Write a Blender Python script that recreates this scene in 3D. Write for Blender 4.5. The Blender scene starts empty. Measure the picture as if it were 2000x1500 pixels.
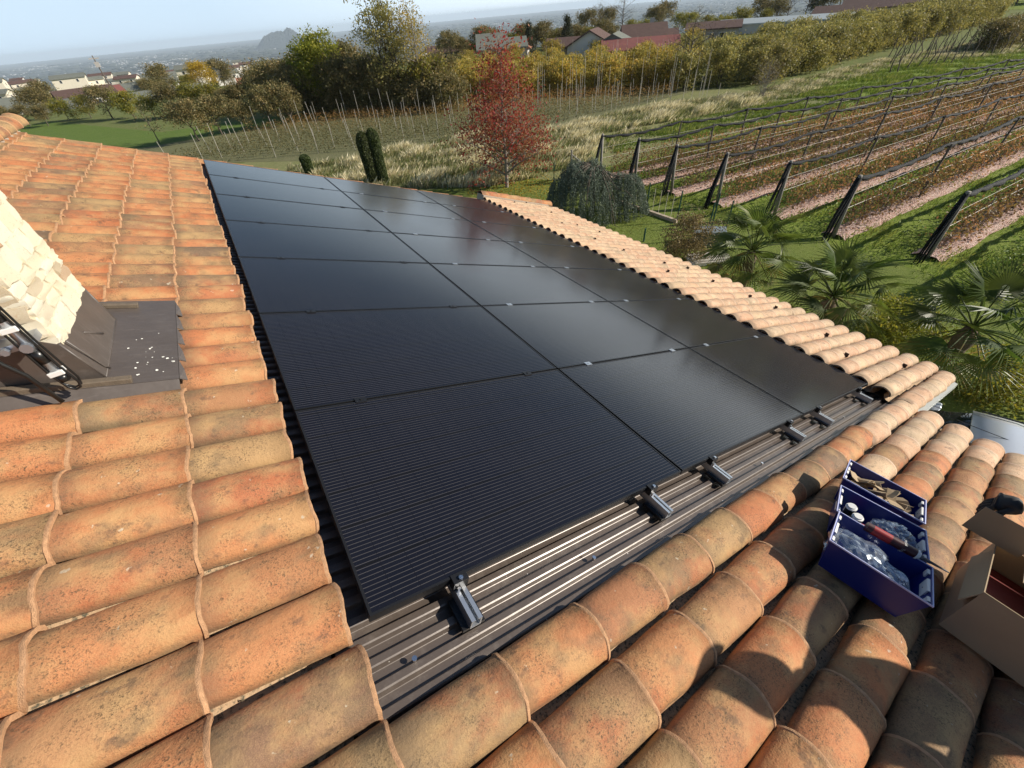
import bpy, math, random
import numpy as np
from mathutils import Vector, Matrix
R = math.radians
random.seed(7)
scene = bpy.context.scene
col = scene.collection

# ------------------------------------------------------------------ camera
CAM = Vector((0.21146601, -0.68611931, 1.40092917))
ROT = Matrix(((0.8308354, -0.4176520, 0.3678035), (-0.5521281, -0.5357513, 0.6388466), (-0.0697643, -0.7338510, -0.6757186)))  # columns: right, down, forward
FPX = 793.58
cd = bpy.data.cameras.new('camera'); cam = bpy.data.objects.new('camera', cd); col.objects.link(cam)
cd.sensor_width = 36; cd.lens = FPX / 2000 * 36; cd.clip_start = 0.02; cd.clip_end = 90000
m = Matrix.Identity(4)
for r in range(3):
    m[r][0] = ROT[r][0]; m[r][1] = -ROT[r][1]; m[r][2] = -ROT[r][2]; m[r][3] = CAM[r]
cam.matrix_world = m
scene.camera = cam

# ------------------------------------------------------------------ light
SUN_EL, SUN_AZ = R(27.7), R(-33.0)
SDIR = Vector((math.cos(SUN_EL) * math.cos(SUN_AZ), math.cos(SUN_EL) * math.sin(SUN_AZ), math.sin(SUN_EL)))
world = bpy.data.worlds.new('World'); scene.world = world; world.use_nodes = True
wt = world.node_tree; wt.nodes.clear()
sky = wt.nodes.new('ShaderNodeTexSky'); sky.sky_type = 'NISHITA'; sky.sun_disc = False
sky.sun_elevation = SUN_EL; sky.sun_rotation = math.pi / 2 - SUN_AZ
sky.air_density = 1.1; sky.dust_density = .4; sky.ozone_density = 2.5; sky.altitude = 300
bgn = wt.nodes.new('ShaderNodeBackground'); bgn.inputs[1].default_value = 0.068
wo = wt.nodes.new('ShaderNodeOutputWorld')
# pale hazy belt all round the horizon, a little whiter towards the sun
def wn(k, **kw):
    x = wt.nodes.new(k)
    for a_, v_ in kw.items(): setattr(x, a_, v_)
    return x
tcw = wn('ShaderNodeTexCoord'); sxw = wn('ShaderNodeSeparateXYZ'); wt.links.new(tcw.outputs['Generated'], sxw.inputs[0])
mr = wn('ShaderNodeMapRange', interpolation_type='SMOOTHERSTEP'); wt.links.new(sxw.outputs[2], mr.inputs[0])
for i_, v_ in enumerate((0.04, .24, .92, 0.0)): mr.inputs[i_ + 1].default_value = v_
dt = wn('ShaderNodeVectorMath', operation='DOT_PRODUCT'); wt.links.new(tcw.outputs['Generated'], dt.inputs[0]); dt.inputs[1].default_value = SDIR
mr2 = wn('ShaderNodeMapRange'); wt.links.new(dt.outputs['Value'], mr2.inputs[0])
for i_, v_ in enumerate((-.4, .9, 0.0, 1.0)): mr2.inputs[i_ + 1].default_value = v_
hz1 = wn('ShaderNodeMix', data_type='RGBA'); wt.links.new(mr2.outputs[0], hz1.inputs[0]); hz1.inputs[6].default_value = (7.6, 9.7, 11.8, 1); hz1.inputs[7].default_value = (18.5, 19.3, 19.3, 1)
hz2 = wn('ShaderNodeMix', data_type='RGBA'); wt.links.new(mr.outputs[0], hz2.inputs[0]); wt.links.new(sky.outputs[0], hz2.inputs[6]); wt.links.new(hz1.outputs[2], hz2.inputs[7])
wt.links.new(hz2.outputs[2], bgn.inputs[0]); wt.links.new(bgn.outputs[0], wo.inputs[0])
sd = bpy.data.lights.new('sun', 'SUN'); sd.energy = 5.0; sd.angle = R(0.53); sd.color = (1.0, 0.92, 0.80)
sun = bpy.data.objects.new('sun', sd); col.objects.link(sun)
sun.rotation_euler = SDIR.to_track_quat('Z', 'Y').to_euler(); sun.location = (20, -12, 30)
scene.view_settings.view_transform = 'Standard'; scene.view_settings.look = 'None'
scene.view_settings.exposure = 0.42; scene.view_settings.gamma = 1.0; scene.view_settings.use_curve_mapping = False
scene.cycles.max_bounces = 8; scene.cycles.transparent_max_bounces = 12; scene.cycles.volume_bounces = 1

# ------------------------------------------------------------------ helpers
SL = R(20.09)
cS, sS = math.cos(SL), math.sin(SL)
ROOF = Matrix(((cS, 0, sS, 0), (0, 1, 0, 0), (-sS, 0, cS, 0), (0, 0, 0, 1)))
def rw(u, v, n): return ROOF @ Vector((u, v, n))
def ray(px, py):
    d = ROT @ Vector((px - 1000, py - 750, FPX)); d.normalize(); return d
def gz(px, py, z=-6.0):
    d = ray(px, py); return CAM + d * ((z - CAM.z) / d.z)
def aty(px, py, y):
    d = ray(px, py); return CAM + d * ((y - CAM.y) / d.y)
def atd(px, py, dist): return CAM + ray(px, py) * dist
def roofp(px, py, n=0.0):
    inv = ROOF.inverted(); c = inv @ CAM; d = inv.to_3x3() @ ray(px, py)
    return c + d * ((n - c.z) / d.z)

def tag(o, label=None, cat=None, group=None, kind=None):
    if label: o['label'] = label
    if cat: o['category'] = cat
    if group: o['group'] = group
    if kind: o['kind'] = kind
    return o
def empty(name, loc=(0, 0, 0), rz=0, parent=None):
    o = bpy.data.objects.new(name, None); col.objects.link(o); o.location = loc; o.rotation_euler = (0, 0, rz)
    o.empty_display_size = 0.1
    if parent: o.parent = parent
    return o
def link(name, me, parent=None, loc=None, rot=None):
    o = bpy.data.objects.new(name, me); col.objects.link(o)
    if parent: o.parent = parent
    if loc is not None: o.location = loc
    if rot is not None: o.rotation_euler = rot
    return o
def copy_tree(o, parent=None):
    c = o.copy(); col.objects.link(c); c.parent = parent
    for ch in [x for x in bpy.data.objects if x.parent == o]: copy_tree(ch, c)
    return c

class MB:
    def __init__(s): s.v = []; s.f = []; s.m = []
    def poly(s, pts, mat=0):
        i = len(s.v); s.v += [tuple(p) for p in pts]; s.f.append(tuple(range(i, i + len(pts)))); s.m.append(mat); return s
    def box(s, a, b, mat=0, M=None):
        x0, y0, z0 = a; x1, y1, z1 = b
        P = [(x0, y0, z0), (x1, y0, z0), (x1, y1, z0), (x0, y1, z0), (x0, y0, z1), (x1, y0, z1), (x1, y1, z1), (x0, y1, z1)]
        if M is not None: P = [tuple(M @ Vector(p)) for p in P]
        i = len(s.v); s.v += P
        for f in ((3, 2, 1, 0), (4, 5, 6, 7), (0, 1, 5, 4), (1, 2, 6, 5), (2, 3, 7, 6), (3, 0, 4, 7)):
            s.f.append(tuple(i + k for k in f)); s.m.append(mat)
        return s
    def hexa(s, P, mat=0):   # 8 points bottom ccw then top ccw
        i = len(s.v); s.v += [tuple(p) for p in P]
        for f in ((3, 2, 1, 0), (4, 5, 6, 7), (0, 1, 5, 4), (1, 2, 6, 5), (2, 3, 7, 6), (3, 0, 4, 7)):
            s.f.append(tuple(i + k for k in f)); s.m.append(mat)
        return s
    def tube(s, pts, rad, sides=8, mat=0, cap=True):
        pts = [Vector(p) for p in pts]
        if not hasattr(rad, '__len__'): rad = [rad] * len(pts)
        i0 = len(s.v); n = len(pts); up = None
        for k, p in enumerate(pts):
            t = (pts[min(k + 1, n - 1)] - pts[max(k - 1, 0)])
            if t.length < 1e-9: t = Vector((0, 0, 1))
            t.normalize()
            if up is None:
                up = Vector((0, 0, 1)) if abs(t.z) < .9 else Vector((1, 0, 0))
            a = t.cross(up)
            if a.length < 1e-5: a = t.cross(Vector((0.3, 1, 0.2)))
            a.normalize(); b = a.cross(t).normalized(); up = b
            for j in range(sides):
                an = 2 * math.pi * j / sides
                s.v.append(tuple(p + a * (math.cos(an) * rad[k]) + b * (math.sin(an) * rad[k])))
        for k in range(n - 1):
            for j in range(sides):
                j2 = (j + 1) % sides
                s.f.append((i0 + k * sides + j, i0 + k * sides + j2, i0 + (k + 1) * sides + j2, i0 + (k + 1) * sides + j)); s.m.append(mat)
        if cap:
            s.f.append(tuple(i0 + j for j in range(sides))[::-1]); s.m.append(mat)
            s.f.append(tuple(i0 + (n - 1) * sides + j for j in range(sides))); s.m.append(mat)
        return s
    def mesh(s, name, mats, smooth=False, tint=None):
        me = bpy.data.meshes.new(name); me.from_pydata(s.v, [], s.f)
        for mt in (mats if isinstance(mats, (list, tuple)) else [mats]): me.materials.append(mt)
        me.polygons.foreach_set('material_index', s.m)
        if smooth is True: me.polygons.foreach_set('use_smooth', [True] * len(s.f))
        if tint is not None:
            at = me.attributes.new('tint', 'FLOAT', 'FACE'); at.data.foreach_set('value', tint)
        me.update(); return me
    def obj(s, name, mats, parent=None, smooth=False, loc=None, rot=None):
        return link(name, s.mesh(name, mats, smooth), parent, loc, rot)
def autosmooth(me, ang=35):
    import bmesh
    bm = bmesh.new(); bm.from_mesh(me)
    for f in bm.faces: f.smooth = True
    for e in bm.edges:
        if len(e.link_faces) == 2 and e.calc_face_angle(0) > R(ang): e.smooth = False
    bm.to_mesh(me); bm.free()
def bevel(o, w, seg=2):
    b = o.modifiers.new('b', 'BEVEL'); b.width = w; b.segments = seg; b.limit_method = 'ANGLE'; b.angle_limit = R(40)
    return o

def np_mesh(name, V, F, mats, tint=None, smooth=False, midx=None):
    me = bpy.data.meshes.new(name); nv = len(V); nf = len(F); k = F.shape[1]
    me.vertices.add(nv); me.vertices.foreach_set('co', np.ascontiguousarray(V, dtype=np.float32).ravel())
    me.loops.add(nf * k); me.loops.foreach_set('vertex_index', np.ascontiguousarray(F, dtype=np.int32).ravel())
    me.polygons.add(nf); me.polygons.foreach_set('loop_start', np.arange(0, nf * k, k, dtype=np.int32))
    for mt in (mats if isinstance(mats, (list, tuple)) else [mats]): me.materials.append(mt)
    if smooth: me.polygons.foreach_set('use_smooth', np.ones(nf, dtype=bool))
    if midx is not None: me.polygons.foreach_set('material_index', np.asarray(midx, dtype=np.int32))
    if tint is not None:
        at = me.attributes.new('tint', 'FLOAT', 'FACE'); at.data.foreach_set('value', np.asarray(tint, dtype=np.float32))
    me.update(calc_edges=True); return me

def leaves(rng, C, size, aspect=0.5, droop=0.0):
    """one rhombic leaf per centre; returns V,F"""
    n = len(C); d = rng.normal(size=(n, 3)); d[:, 2] -= droop; d /= np.linalg.norm(d, axis=1)[:, None]
    e = rng.normal(size=(n, 3)); e -= (e * d).sum(1)[:, None] * d; e /= np.linalg.norm(e, axis=1)[:, None]
    s = size * rng.uniform(.6, 1.3, n)[:, None]
    V = np.stack([C - d * s, C + e * s * aspect, C + d * s, C - e * s * aspect], 1).reshape(-1, 3)
    return V, np.arange(4 * n).reshape(-1, 4)

def tree_mesh(seed, h, r, nleaf, lsize, mats, trunk_h=.3, trunk_r=.12, nlimb=9, clump=26, cs=.38, cone=0.0, droop=0.0, nstem=1, taper=1.0, sparse_top=0.0, base_low=0.0, tw=3):
    rng = np.random.default_rng(seed); rr = random.Random(seed)
    mb = MB(); tips = []
    for st in range(nstem):
        ox = rr.uniform(-.5, .5) * (nstem > 1) * r * .5; oy = rr.uniform(-.5, .5) * (nstem > 1) * r * .5
        hh = h * (1 if st == 0 else rr.uniform(.7, .98)); npt = 7
        lean = Vector((rr.uniform(-.06, .06) * hh, rr.uniform(-.06, .06) * hh, 0)) * (2 if nstem > 1 else 1)
        P = [Vector((ox, oy, 0)) + lean * (k / (npt - 1)) + Vector((rr.uniform(-1, 1), rr.uniform(-1, 1), 0)) * trunk_r * .8 * (k > 0) + Vector((0, 0, hh * .93 * k / (npt - 1))) for k in range(npt)]
        mb.tube(P, [trunk_r * (1 - .86 * k / (npt - 1)) for k in range(npt)], 6, 0)
        for L in range(nlimb):
            f = trunk_h + (1 - trunk_h) * (L + rr.random()) / nlimb * .92
            x = f * (npt - 1); k = min(int(x), npt - 2); b = P[k].lerp(P[k + 1], x - k)
            an = L * 2.4 + rr.uniform(-.5, .5)
            prof = (1 - f) if cone else math.sin(math.pi * min(1, max(0.12, (f - trunk_h + .18) / (1.12 - trunk_h)))) ** .7
            ln = r * max(.15, prof) * rr.uniform(.75, 1.12) * (1 if nstem == 1 else .7)
            rise = ln * rr.uniform(.25, .75) * (1 if not droop else -.1)
            e = b + Vector((math.cos(an) * ln, math.sin(an) * ln, rise)); mid = b.lerp(e, .5) + Vector((0, 0, ln * .06))
            r0 = trunk_r * (1 - .8 * f) * .6
            mb.tube([b, mid, e], [r0, r0 * .6, r0 * .25], 4, 0, cap=False); tips += [e, mid.lerp(e, .4)]
            for q in range(tw):
                s0 = mid.lerp(e, rr.random()); e2 = s0 + Vector((rr.uniform(-1, 1), rr.uniform(-1, 1), rr.uniform(-.2, .9))) * ln * .45
                mb.tube([s0, e2], [r0 * .35, r0 * .12], 3, 0, cap=False); tips.append(e2)
    V = np.array(mb.v); F4 = [f for f in mb.f if len(f) == 4]; F = np.array(F4)
    T = np.array([tuple(t) for t in tips])
    if nleaf:
        w = np.ones(len(T)) * (1 - sparse_top * np.clip(T[:, 2] / h, 0, 1)); w = np.clip(w, .02, None); w /= w.sum()
        idx = rng.choice(len(T), nleaf // clump + 1, p=w)
        cc = T[idx] + rng.normal(size=(len(idx), 3)) * r * .16
        if base_low:
            nb = int(len(cc) * base_low); a = rng.uniform(0, 6.28, nb); q = r * np.sqrt(rng.uniform(0, 1, nb)) * .9
            cc = np.vstack([cc, np.stack([np.cos(a) * q, np.sin(a) * q, rng.uniform(.05, .5, nb) * h], 1)])
        cc[:, 2] = np.clip(cc[:, 2], .06 * h, h * 1.02)
        LC = (cc[:, None, :] + rng.normal(size=(len(cc), clump, 3)) * cs * np.array([1, 1, .75]) * rng.uniform(.6, 1.2, (len(cc), 1, 1))).reshape(-1, 3)
        LC[:, 2] = np.clip(LC[:, 2], .05, None)
        LV, LF = leaves(rng, LC, lsize, droop=droop)
        tint = np.concatenate([np.zeros(len(F)), np.clip(np.repeat(rng.uniform(0, 1, len(cc)), clump) * .55 + rng.uniform(0, .45, len(LC)), 0, 1)])
        F = np.vstack([F, LF + len(V)]); V = np.vstack([V, LV]); mi = np.array([0] * (len(F) - len(LF)) + [1] * len(LF))
    else:
        tint = np.zeros(len(F)); mi = np.zeros(len(F))
    return np_mesh('tree', V, F, mats, tint, midx=mi)
def split_tree(me, name, parent):
    """separate trunk and crown meshes of a tree as two parts"""
    nv = len(me.vertices); V = np.empty(nv * 3, np.float32); me.vertices.foreach_get('co', V); V = V.reshape(-1, 3)
    nf = len(me.polygons); F = np.empty(nf * 4, np.int32); me.loops.foreach_get('vertex_index', F); F = F.reshape(-1, 4)
    mi = np.empty(nf, np.int32); me.polygons.foreach_get('material_index', mi)
    ti = np.empty(nf, np.float32); me.attributes['tint'].data.foreach_get('value', ti)
    out = []
    for k, nm in ((0, 'trunk'), (1, 'crown')):
        f = F[mi == k]
        if not len(f): continue
        u, inv = np.unique(f.ravel(), return_inverse=True)
        out.append(link(nm, np_mesh(nm, V[u], inv.reshape(-1, 4), me.materials[k], ti[mi == k]), parent))
    return out

ORD = ['first','second','third','fourth','fifth','sixth','seventh','eighth','ninth','tenth','eleventh','twelfth','thirteenth','fourteenth','fifteenth','sixteenth']
# ------------------------------------------------------------------ materials
class NT:
    def __init__(s, name):
        s.m = bpy.data.materials.new(name); s.m.use_nodes = True; s.t = s.m.node_tree; s.t.nodes.clear()
        s.out = s.n('ShaderNodeOutputMaterial'); s.b = s.n('ShaderNodeBsdfPrincipled'); s.l(s.b.outputs[0], s.out.inputs[0])
    def n(s, k, **kw):
        x = s.t.nodes.new(k)
        for a, v in kw.items(): setattr(x, a, v)
        return x
    def l(s, a, b): s.t.links.new(a, b)
    def inp(s, sock, v):
        if hasattr(v, 'is_linked') or hasattr(v, 'links'): s.l(v, sock)
        else: sock.default_value = v
    def mix(s, f, a, b, mode='MIX'):
        x = s.n('ShaderNodeMix', data_type='RGBA', blend_type=mode)
        s.inp(x.inputs[0], f)
        for sk, v in ((x.inputs[6], a), (x.inputs[7], b)):
            s.inp(sk, v if hasattr(v, 'links') else (*v, 1) if len(v) == 3 else v)
        return x.outputs[2]
    def math(s, op, a, b=0.0, c=0.0):
        x = s.n('ShaderNodeMath', operation=op); s.inp(x.inputs[0], a); s.inp(x.inputs[1], b)
        if op in ('MULTIPLY_ADD', 'WRAP', 'SMOOTH_MIN'): s.inp(x.inputs[2], c)
        return x.outputs[0]
    def noise(s, vec, scale, detail=3, rough=.55):
        x = s.n('ShaderNodeTexNoise'); s.l(vec, x.inputs['Vector']); x.inputs['Scale'].default_value = scale
        x.inputs['Detail'].default_value = detail; x.inputs['Roughness'].default_value = rough; return x.outputs['Fac']
    def ramp(s, fac, stops):
        x = s.n('ShaderNodeValToRGB'); s.l(fac, x.inputs[0]); e = x.color_ramp.elements
        while len(e) < len(stops): e.new(.5)
        for k, (p, c) in enumerate(stops):
            e[k].position = p; e[k].color = (*c, 1) if hasattr(c, '__len__') else (c, c, c, 1)
        return x.outputs[0]
    def coord(s, which='Object'): return s.n('ShaderNodeTexCoord').outputs[which]
    def pos(s): return s.n('ShaderNodeNewGeometry').outputs['Position']
    def attr(s, nm='tint'): return s.n('ShaderNodeAttribute', attribute_name=nm).outputs['Fac']
    def rnd(s): return s.n('ShaderNodeObjectInfo').outputs['Random']
    def map(s, vec, sc=(1, 1, 1), off=None):
        x = s.n('ShaderNodeMapping'); s.l(vec, x.inputs[0]); x.inputs['Scale'].default_value = sc
        if off is not None: s.inp(x.inputs['Location'], off)
        return x.outputs[0]
    def bump(s, h, st=.5, d=.01):
        x = s.n('ShaderNodeBump'); x.inputs['Strength'].default_value = st; x.inputs['Distance'].default_value = d
        s.l(h, x.inputs['Height']); s.l(x.outputs[0], s.b.inputs['Normal'])
    def fin(s, color=None, rough=.7, metal=0.0, spec=None):
        if color is not None: s.inp(s.b.inputs['Base Color'], color if hasattr(color, 'links') else (*color, 1))
        s.inp(s.b.inputs['Roughness'], rough); s.b.inputs['Metallic'].default_value = metal
        if spec is not None: s.b.inputs['Specular IOR Level'].default_value = spec
        return s.m

def simple(name, c, rough=.6, metal=0, var=.12, scale=8, bump=0):
    t = NT(name); p = t.coord(); nz = t.noise(p, scale, 5)
    cc = t.mix(t.math('MULTIPLY', nz, 1.0), [x * (1 - var) for x in c], [min(1, x * (1 + var)) for x in c])
    if bump: t.bump(t.noise(p, scale * 6, 4), bump, .004)
    return t.fin(cc, rough, metal)

def clay(name, stuff=False, warm=0.0):
    t = NT(name); rnd = t.attr() if stuff else t.rnd()
    off = t.n('ShaderNodeCombineXYZ'); t.l(t.math('MULTIPLY', rnd, 37.0), off.inputs[0]); t.l(t.math('MULTIPLY', rnd, 91.0), off.inputs[1])
    p = t.map(t.coord(), (1, 1, 1), off.outputs[0])
    if warm:
        base = t.ramp(rnd, [(0, (.54, .35, .205)), (.3, (.51, .29, .175)), (.5, (.58, .40, .24)), (.72, (.40, .29, .18)), (.86, (.53, .29, .17)), (1, (.56, .38, .23))])
        buff, olive, red = (.64, .47, .31), (.36, .28, .19), (.55, .33, .21)
    else:
        base = t.ramp(rnd, [(0, (.46, .165, .07)), (.2, (.48, .21, .09)), (.38, (.38, .115, .055)), (.52, (.40, .245, .115)), (.64, (.22, .15, .085)), (.8, (.50, .18, .07)), (.9, (.15, .105, .075)), (1, (.42, .20, .09))])
        buff, olive, red = (.47, .30, .135), (.12, .095, .06), (.40, .11, .045)
    def blot(sc, off2, lo, hi, k, c, colr, det=4):
        n_ = t.noise(t.map(p, (1, 1.3, 1), off2), sc, det, .62)
        return t.mix(t.math('MULTIPLY', t.ramp(n_, [(lo, 0), (hi, 1)]), k), c, colr)
    c = blot(3.6, (9.1, 2.7, 5.3), .50, .64, .6, base, red, 6)
    c = blot(5.0, (0, 0, 0), .46, .62, .6, c, buff, 6)
    c = blot(6.0, (3.1, 7.7, 1.3), .52, .68, .6, c, olive, 7)
    n3 = t.noise(p, 120, 3, .7); n3b = t.noise(t.map(p, (1, 1, 1), (5, 5, 5)), 260, 2, .6); n5 = t.noise(t.map(p, (1, 1, 1), (1.7, 5.1, 8.3)), 7, 4, .6)
    m5 = t.ramp(n5, [(.40, 0.04), (.62, 1)])
    c = t.mix(t.math('MULTIPLY', t.math('MULTIPLY', t.ramp(n3, [(.55, 0), (.63, 1)]), m5), .85), c, (.045, .034, .022))
    c = t.mix(t.math('MULTIPLY', t.math('MULTIPLY', t.ramp(n3b, [(.52, 0), (.64, 1)]), m5), .6), c, (.06, .045, .028))
    c = t.mix(t.math('MULTIPLY', t.ramp(t.noise(p, 380, 2, .6), [(.4, 0), (.7, 1)]), .25), c, [min(1, x * 1.25) for x in buff])
    c = blot(13, (7.1, 3.3, 2.2), .60, .70, .55, c, (.085, .06, .045))
    c = t.mix(t.math('MULTIPLY', t.ramp(t.noise(t.map(p, (1, 1, 1), (4.4, 1.1, 2.2)), 26, 3, .5), [(.71, 0), (.74, 1)]), .5), c, (.6, .56, .44))
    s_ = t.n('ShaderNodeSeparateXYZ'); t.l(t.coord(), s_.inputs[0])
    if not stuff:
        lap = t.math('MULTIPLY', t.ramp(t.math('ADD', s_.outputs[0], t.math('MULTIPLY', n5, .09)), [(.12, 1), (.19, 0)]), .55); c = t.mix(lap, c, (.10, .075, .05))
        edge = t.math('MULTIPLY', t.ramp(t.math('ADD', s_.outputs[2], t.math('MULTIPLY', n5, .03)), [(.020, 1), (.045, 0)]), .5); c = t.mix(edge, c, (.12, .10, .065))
    h = t.math('ADD', t.noise(p, 11, 5, .65), t.math('MULTIPLY', n3, .3)); t.bump(h, .7, .009)
    return t.fin(c, .78, 0, .3)
M = {}
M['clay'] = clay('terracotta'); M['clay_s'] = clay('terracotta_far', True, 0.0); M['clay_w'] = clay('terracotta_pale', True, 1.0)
M['clay_wo'] = clay('terracotta_pale_near', False, 1.0)
M['rim'] = simple('raw clay edge', (.50, .28, .145), .85, 0, .45, 60, .8)
M['rim_w'] = simple('pale clay edge', (.62, .44, .30), .8, 0, .25, 40, .3)
def channel_mat():
    t = NT('dusty channel clay'); p = t.pos(); c = t.mix(t.noise(p, 9, 4), (.36, .26, .16), (.58, .38, .22))
    c = t.mix(t.ramp(t.noise(p, 70, 4, .7), [(.5, 0), (.62, 1)]), c, (.10, .09, .06)); t.bump(t.noise(p, 60, 4), .6, .008)
    return t.fin(c, .85)
M['channel'] = channel_mat()
M['mortar'] = simple('mortar', (.45, .36, .27), .9, 0, .3, 20, .8)

def panel_mat():
    t = NT('solar glass'); p = t.coord(); s = t.n('ShaderNodeSeparateXYZ'); t.l(p, s.inputs[0]); U, V = s.outputs[0], s.outputs[1]
    def line(x, pitch, w, off=0.0):
        a = t.math('ADD', x, off); f = t.math('FRACT', t.math('DIVIDE', a, pitch)); d = t.math('ABSOLUTE', t.math('SUBTRACT', f, .5))
        return t.math('GREATER_THAN', d, .5 - w / pitch / 2)
    fv = t.math('FRACT', t.math('DIVIDE', V, .01833)); dv_ = t.math('MULTIPLY', t.math('ABSOLUTE', t.math('SUBTRACT', fv, .5)), .01833); bus = t.math('MAXIMUM', 0.0, t.math('SUBTRACT', 1.0, t.math('DIVIDE', dv_, .0016)))
    gap = line(V, .1833, .009); cell = line(U, .0935, .002)
    bus = t.math('MULTIPLY', t.math('MULTIPLY', bus, t.math('SUBTRACT', 1.0, gap)), t.math('SUBTRACT', 1.0, cell))
    base = t.mix(t.noise(t.map(p, (1, 1, 1)), 3.0, 3), (.003, .004, .009), (.006, .007, .014))
    base = t.mix(t.math('MULTIPLY', cell, .7), base, (.004, .004, .006)); base = t.mix(gap, base, (.004, .004, .005))
    base = t.mix(t.math('MULTIPLY', bus, .30), base, (.30, .28, .26))
    w = t.pos(); dust = t.math('MULTIPLY', t.noise(w, 2.1, 5, .7), .025)
    base = t.mix(dust, base, (.3, .26, .2))
    t.b.inputs['Coat Weight'].default_value = 0.0
    r = t.math('MULTIPLY_ADD', t.noise(w, 1.3, 4), .08, .09)
    return t.fin(base, r, 0, .34)
M['glass_pv'] = panel_mat()
M['alu_black'] = simple('black anodised frame', (.03, .03, .032), .35, .6, .1)
M['alu'] = simple('aluminium', (.62, .64, .66), .35, .9, .1, 30)
M['steel'] = simple('bright steel', (.75, .75, .76), .25, 1, .05)
def sheet_mat():
    t = NT('brown coated sheet'); p = t.pos()
    c = t.mix(t.noise(p, 3, 4), (.088, .068, .056), (.12, .096, .080))
    c = t.mix(t.math('MULTIPLY', t.ramp(t.noise(p, 16, 5, .7), [(.52, 0), (.75, 1)]), .3), c, (.30, .26, .22))
    c = t.mix(t.ramp(t.noise(p, 45, 2), [(.76, 0), (.78, 1)]), c, (.7, .66, .6))
    t.bump(t.noise(p, 40, 3), .1, .003)
    return t.fin(c, .36, .2, .7)
M['sheet'] = sheet_mat()
def flash_mat():
    t = NT('lead brown flashing'); p = t.pos()
    c = t.mix(t.noise(p, 5, 5, .65), (.062, .050, .043), (.115, .095, .082))
    c = t.mix(t.math('MULTIPLY', t.ramp(t.noise(t.map(p, (2, 14, 2)), 4, 5, .7), [(.55, 0), (.75, 1)]), .3), c, (.25, .22, .2))
    t.bump(t.noise(p, 7, 3), .25, .02)
    return t.fin(c, .42, 0, .6)
M['flash'] = flash_mat()
M['dropping'] = simple('white dried splash', (.75, .74, .68), .8)
def stone_mat():
    t = NT('limestone'); r = t.rnd()
    off = t.n('ShaderNodeCombineXYZ'); t.l(t.math('MULTIPLY', r, 51.0), off.inputs[0]); t.l(t.math('MULTIPLY', r, 17.0), off.inputs[2])
    p = t.map(t.coord(), (1, 1, 1), off.outputs[0])
    base = t.ramp(r, [(0, (.84, .76, .56)), (.4, (.80, .69, .48)), (.7, (.85, .79, .63)), (.9, (.56, .44, .28)), (.95, (.50, .27, .12)), (1, (.6, .5, .36))])
    c = t.mix(t.math('MULTIPLY', t.ramp(t.noise(p, 9, 6, .7), [(.58, 0), (.70, 1)]), .6), base, (.52, .28, .11))
    c = t.mix(t.math('MULTIPLY', t.ramp(t.noise(p, 30, 5, .7), [(.5, 0), (.62, 1)]), .35), c, (.76, .74, .66))
    t.bump(t.noise(p, 24, 7, .72), .6, .018)
    return t.fin(c, .85)
M['stone'] = stone_mat()
def leafm(name, stops, trans=.35, rough=.55):
    t = NT(name); ti = t.attr(); c = t.ramp(ti, stops)
    hv = t.mix(t.math('MULTIPLY', t.rnd(), .35), c, (.10, .075, .03))
    t.inp(t.b.inputs['Base Color'], hv); t.b.inputs['Roughness'].default_value = rough; t.b.inputs['Specular IOR Level'].default_value = .3
    tr = t.n('ShaderNodeBsdfTranslucent'); t.l(t.mix(1.0, hv, (1.35, 1.35, 1.1), 'MULTIPLY'), tr.inputs[0]); mx = t.n('ShaderNodeMixShader'); mx.inputs[0].default_value = trans
    t.l(t.b.outputs[0], mx.inputs[1]); t.l(tr.outputs[0], mx.inputs[2]); t.l(mx.outputs[0], t.out.inputs[0])
    return t.m
M['l_red'] = leafm('red autumn leaf', [(0, (.16, .03, .02)), (.4, (.34, .05, .03)), (.7, (.28, .09, .04)), (.88, (.42, .22, .07)), (1, (.22, .15, .07))], .45)
M['l_redb'] = leafm('red and bronze autumn leaf', [(0, (0.224, 0.029, 0.029)), (.3, (0.314, 0.040, 0.036)), (.55, (0.254, 0.076, 0.043)), (.75, (0.358, 0.175, 0.086)), (.9, (0.179, 0.093, 0.050)), (1, (0.374, 0.221, 0.142))], .45)
M['l_yel'] = leafm('yellow green leaf', [(0, (0.089, 0.121, 0.019)), (.5, (0.204, 0.206, 0.025)), (.85, (0.383, 0.303, 0.045)), (1, (0.255, 0.145, 0.051))], .45)
M['l_orch'] = leafm('turning orchard leaf', [(0, (0.165, 0.169, 0.039)), (.4, (0.329, 0.274, 0.058)), (.75, (0.604, 0.432, 0.078)), (1, (0.659, 0.314, 0.105))], .4)
M['l_orchb'] = leafm('brown orchard leaf', [(0, (0.124, 0.133, 0.044)), (.5, (0.274, 0.253, 0.077)), (.85, (0.448, 0.358, 0.111)), (1, (0.298, 0.298, 0.084))], .35)
M['l_dark'] = leafm('dark autumn leaf', [(0, (0.078, 0.087, 0.031)), (.5, (0.169, 0.151, 0.057)), (.85, (0.310, 0.221, 0.092)), (1, (0.414, 0.310, 0.129))], .3)
M['l_grn'] = leafm('fresh green leaf', [(0, (0.091, 0.120, 0.015)), (.5, (0.200, 0.226, 0.025)), (1, (0.437, 0.359, 0.050))], .45)
M['l_gold'] = leafm('golden leaf', [(0, (0.312, 0.221, 0.026)), (.6, (0.494, 0.338, 0.039)), (1, (0.286, 0.182, 0.039))], .45)
M['l_brush'] = leafm('bronze shrub leaf', [(0, (0.075, 0.060, 0.030)), (.5, (0.180, 0.135, 0.060)), (1, (0.420, 0.300, 0.135))], .3)
M['l_con'] = leafm('conifer needle', [(0, (.018, .03, .016)), (.6, (.03, .05, .024)), (1, (.05, .075, .035))], .15)
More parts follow.
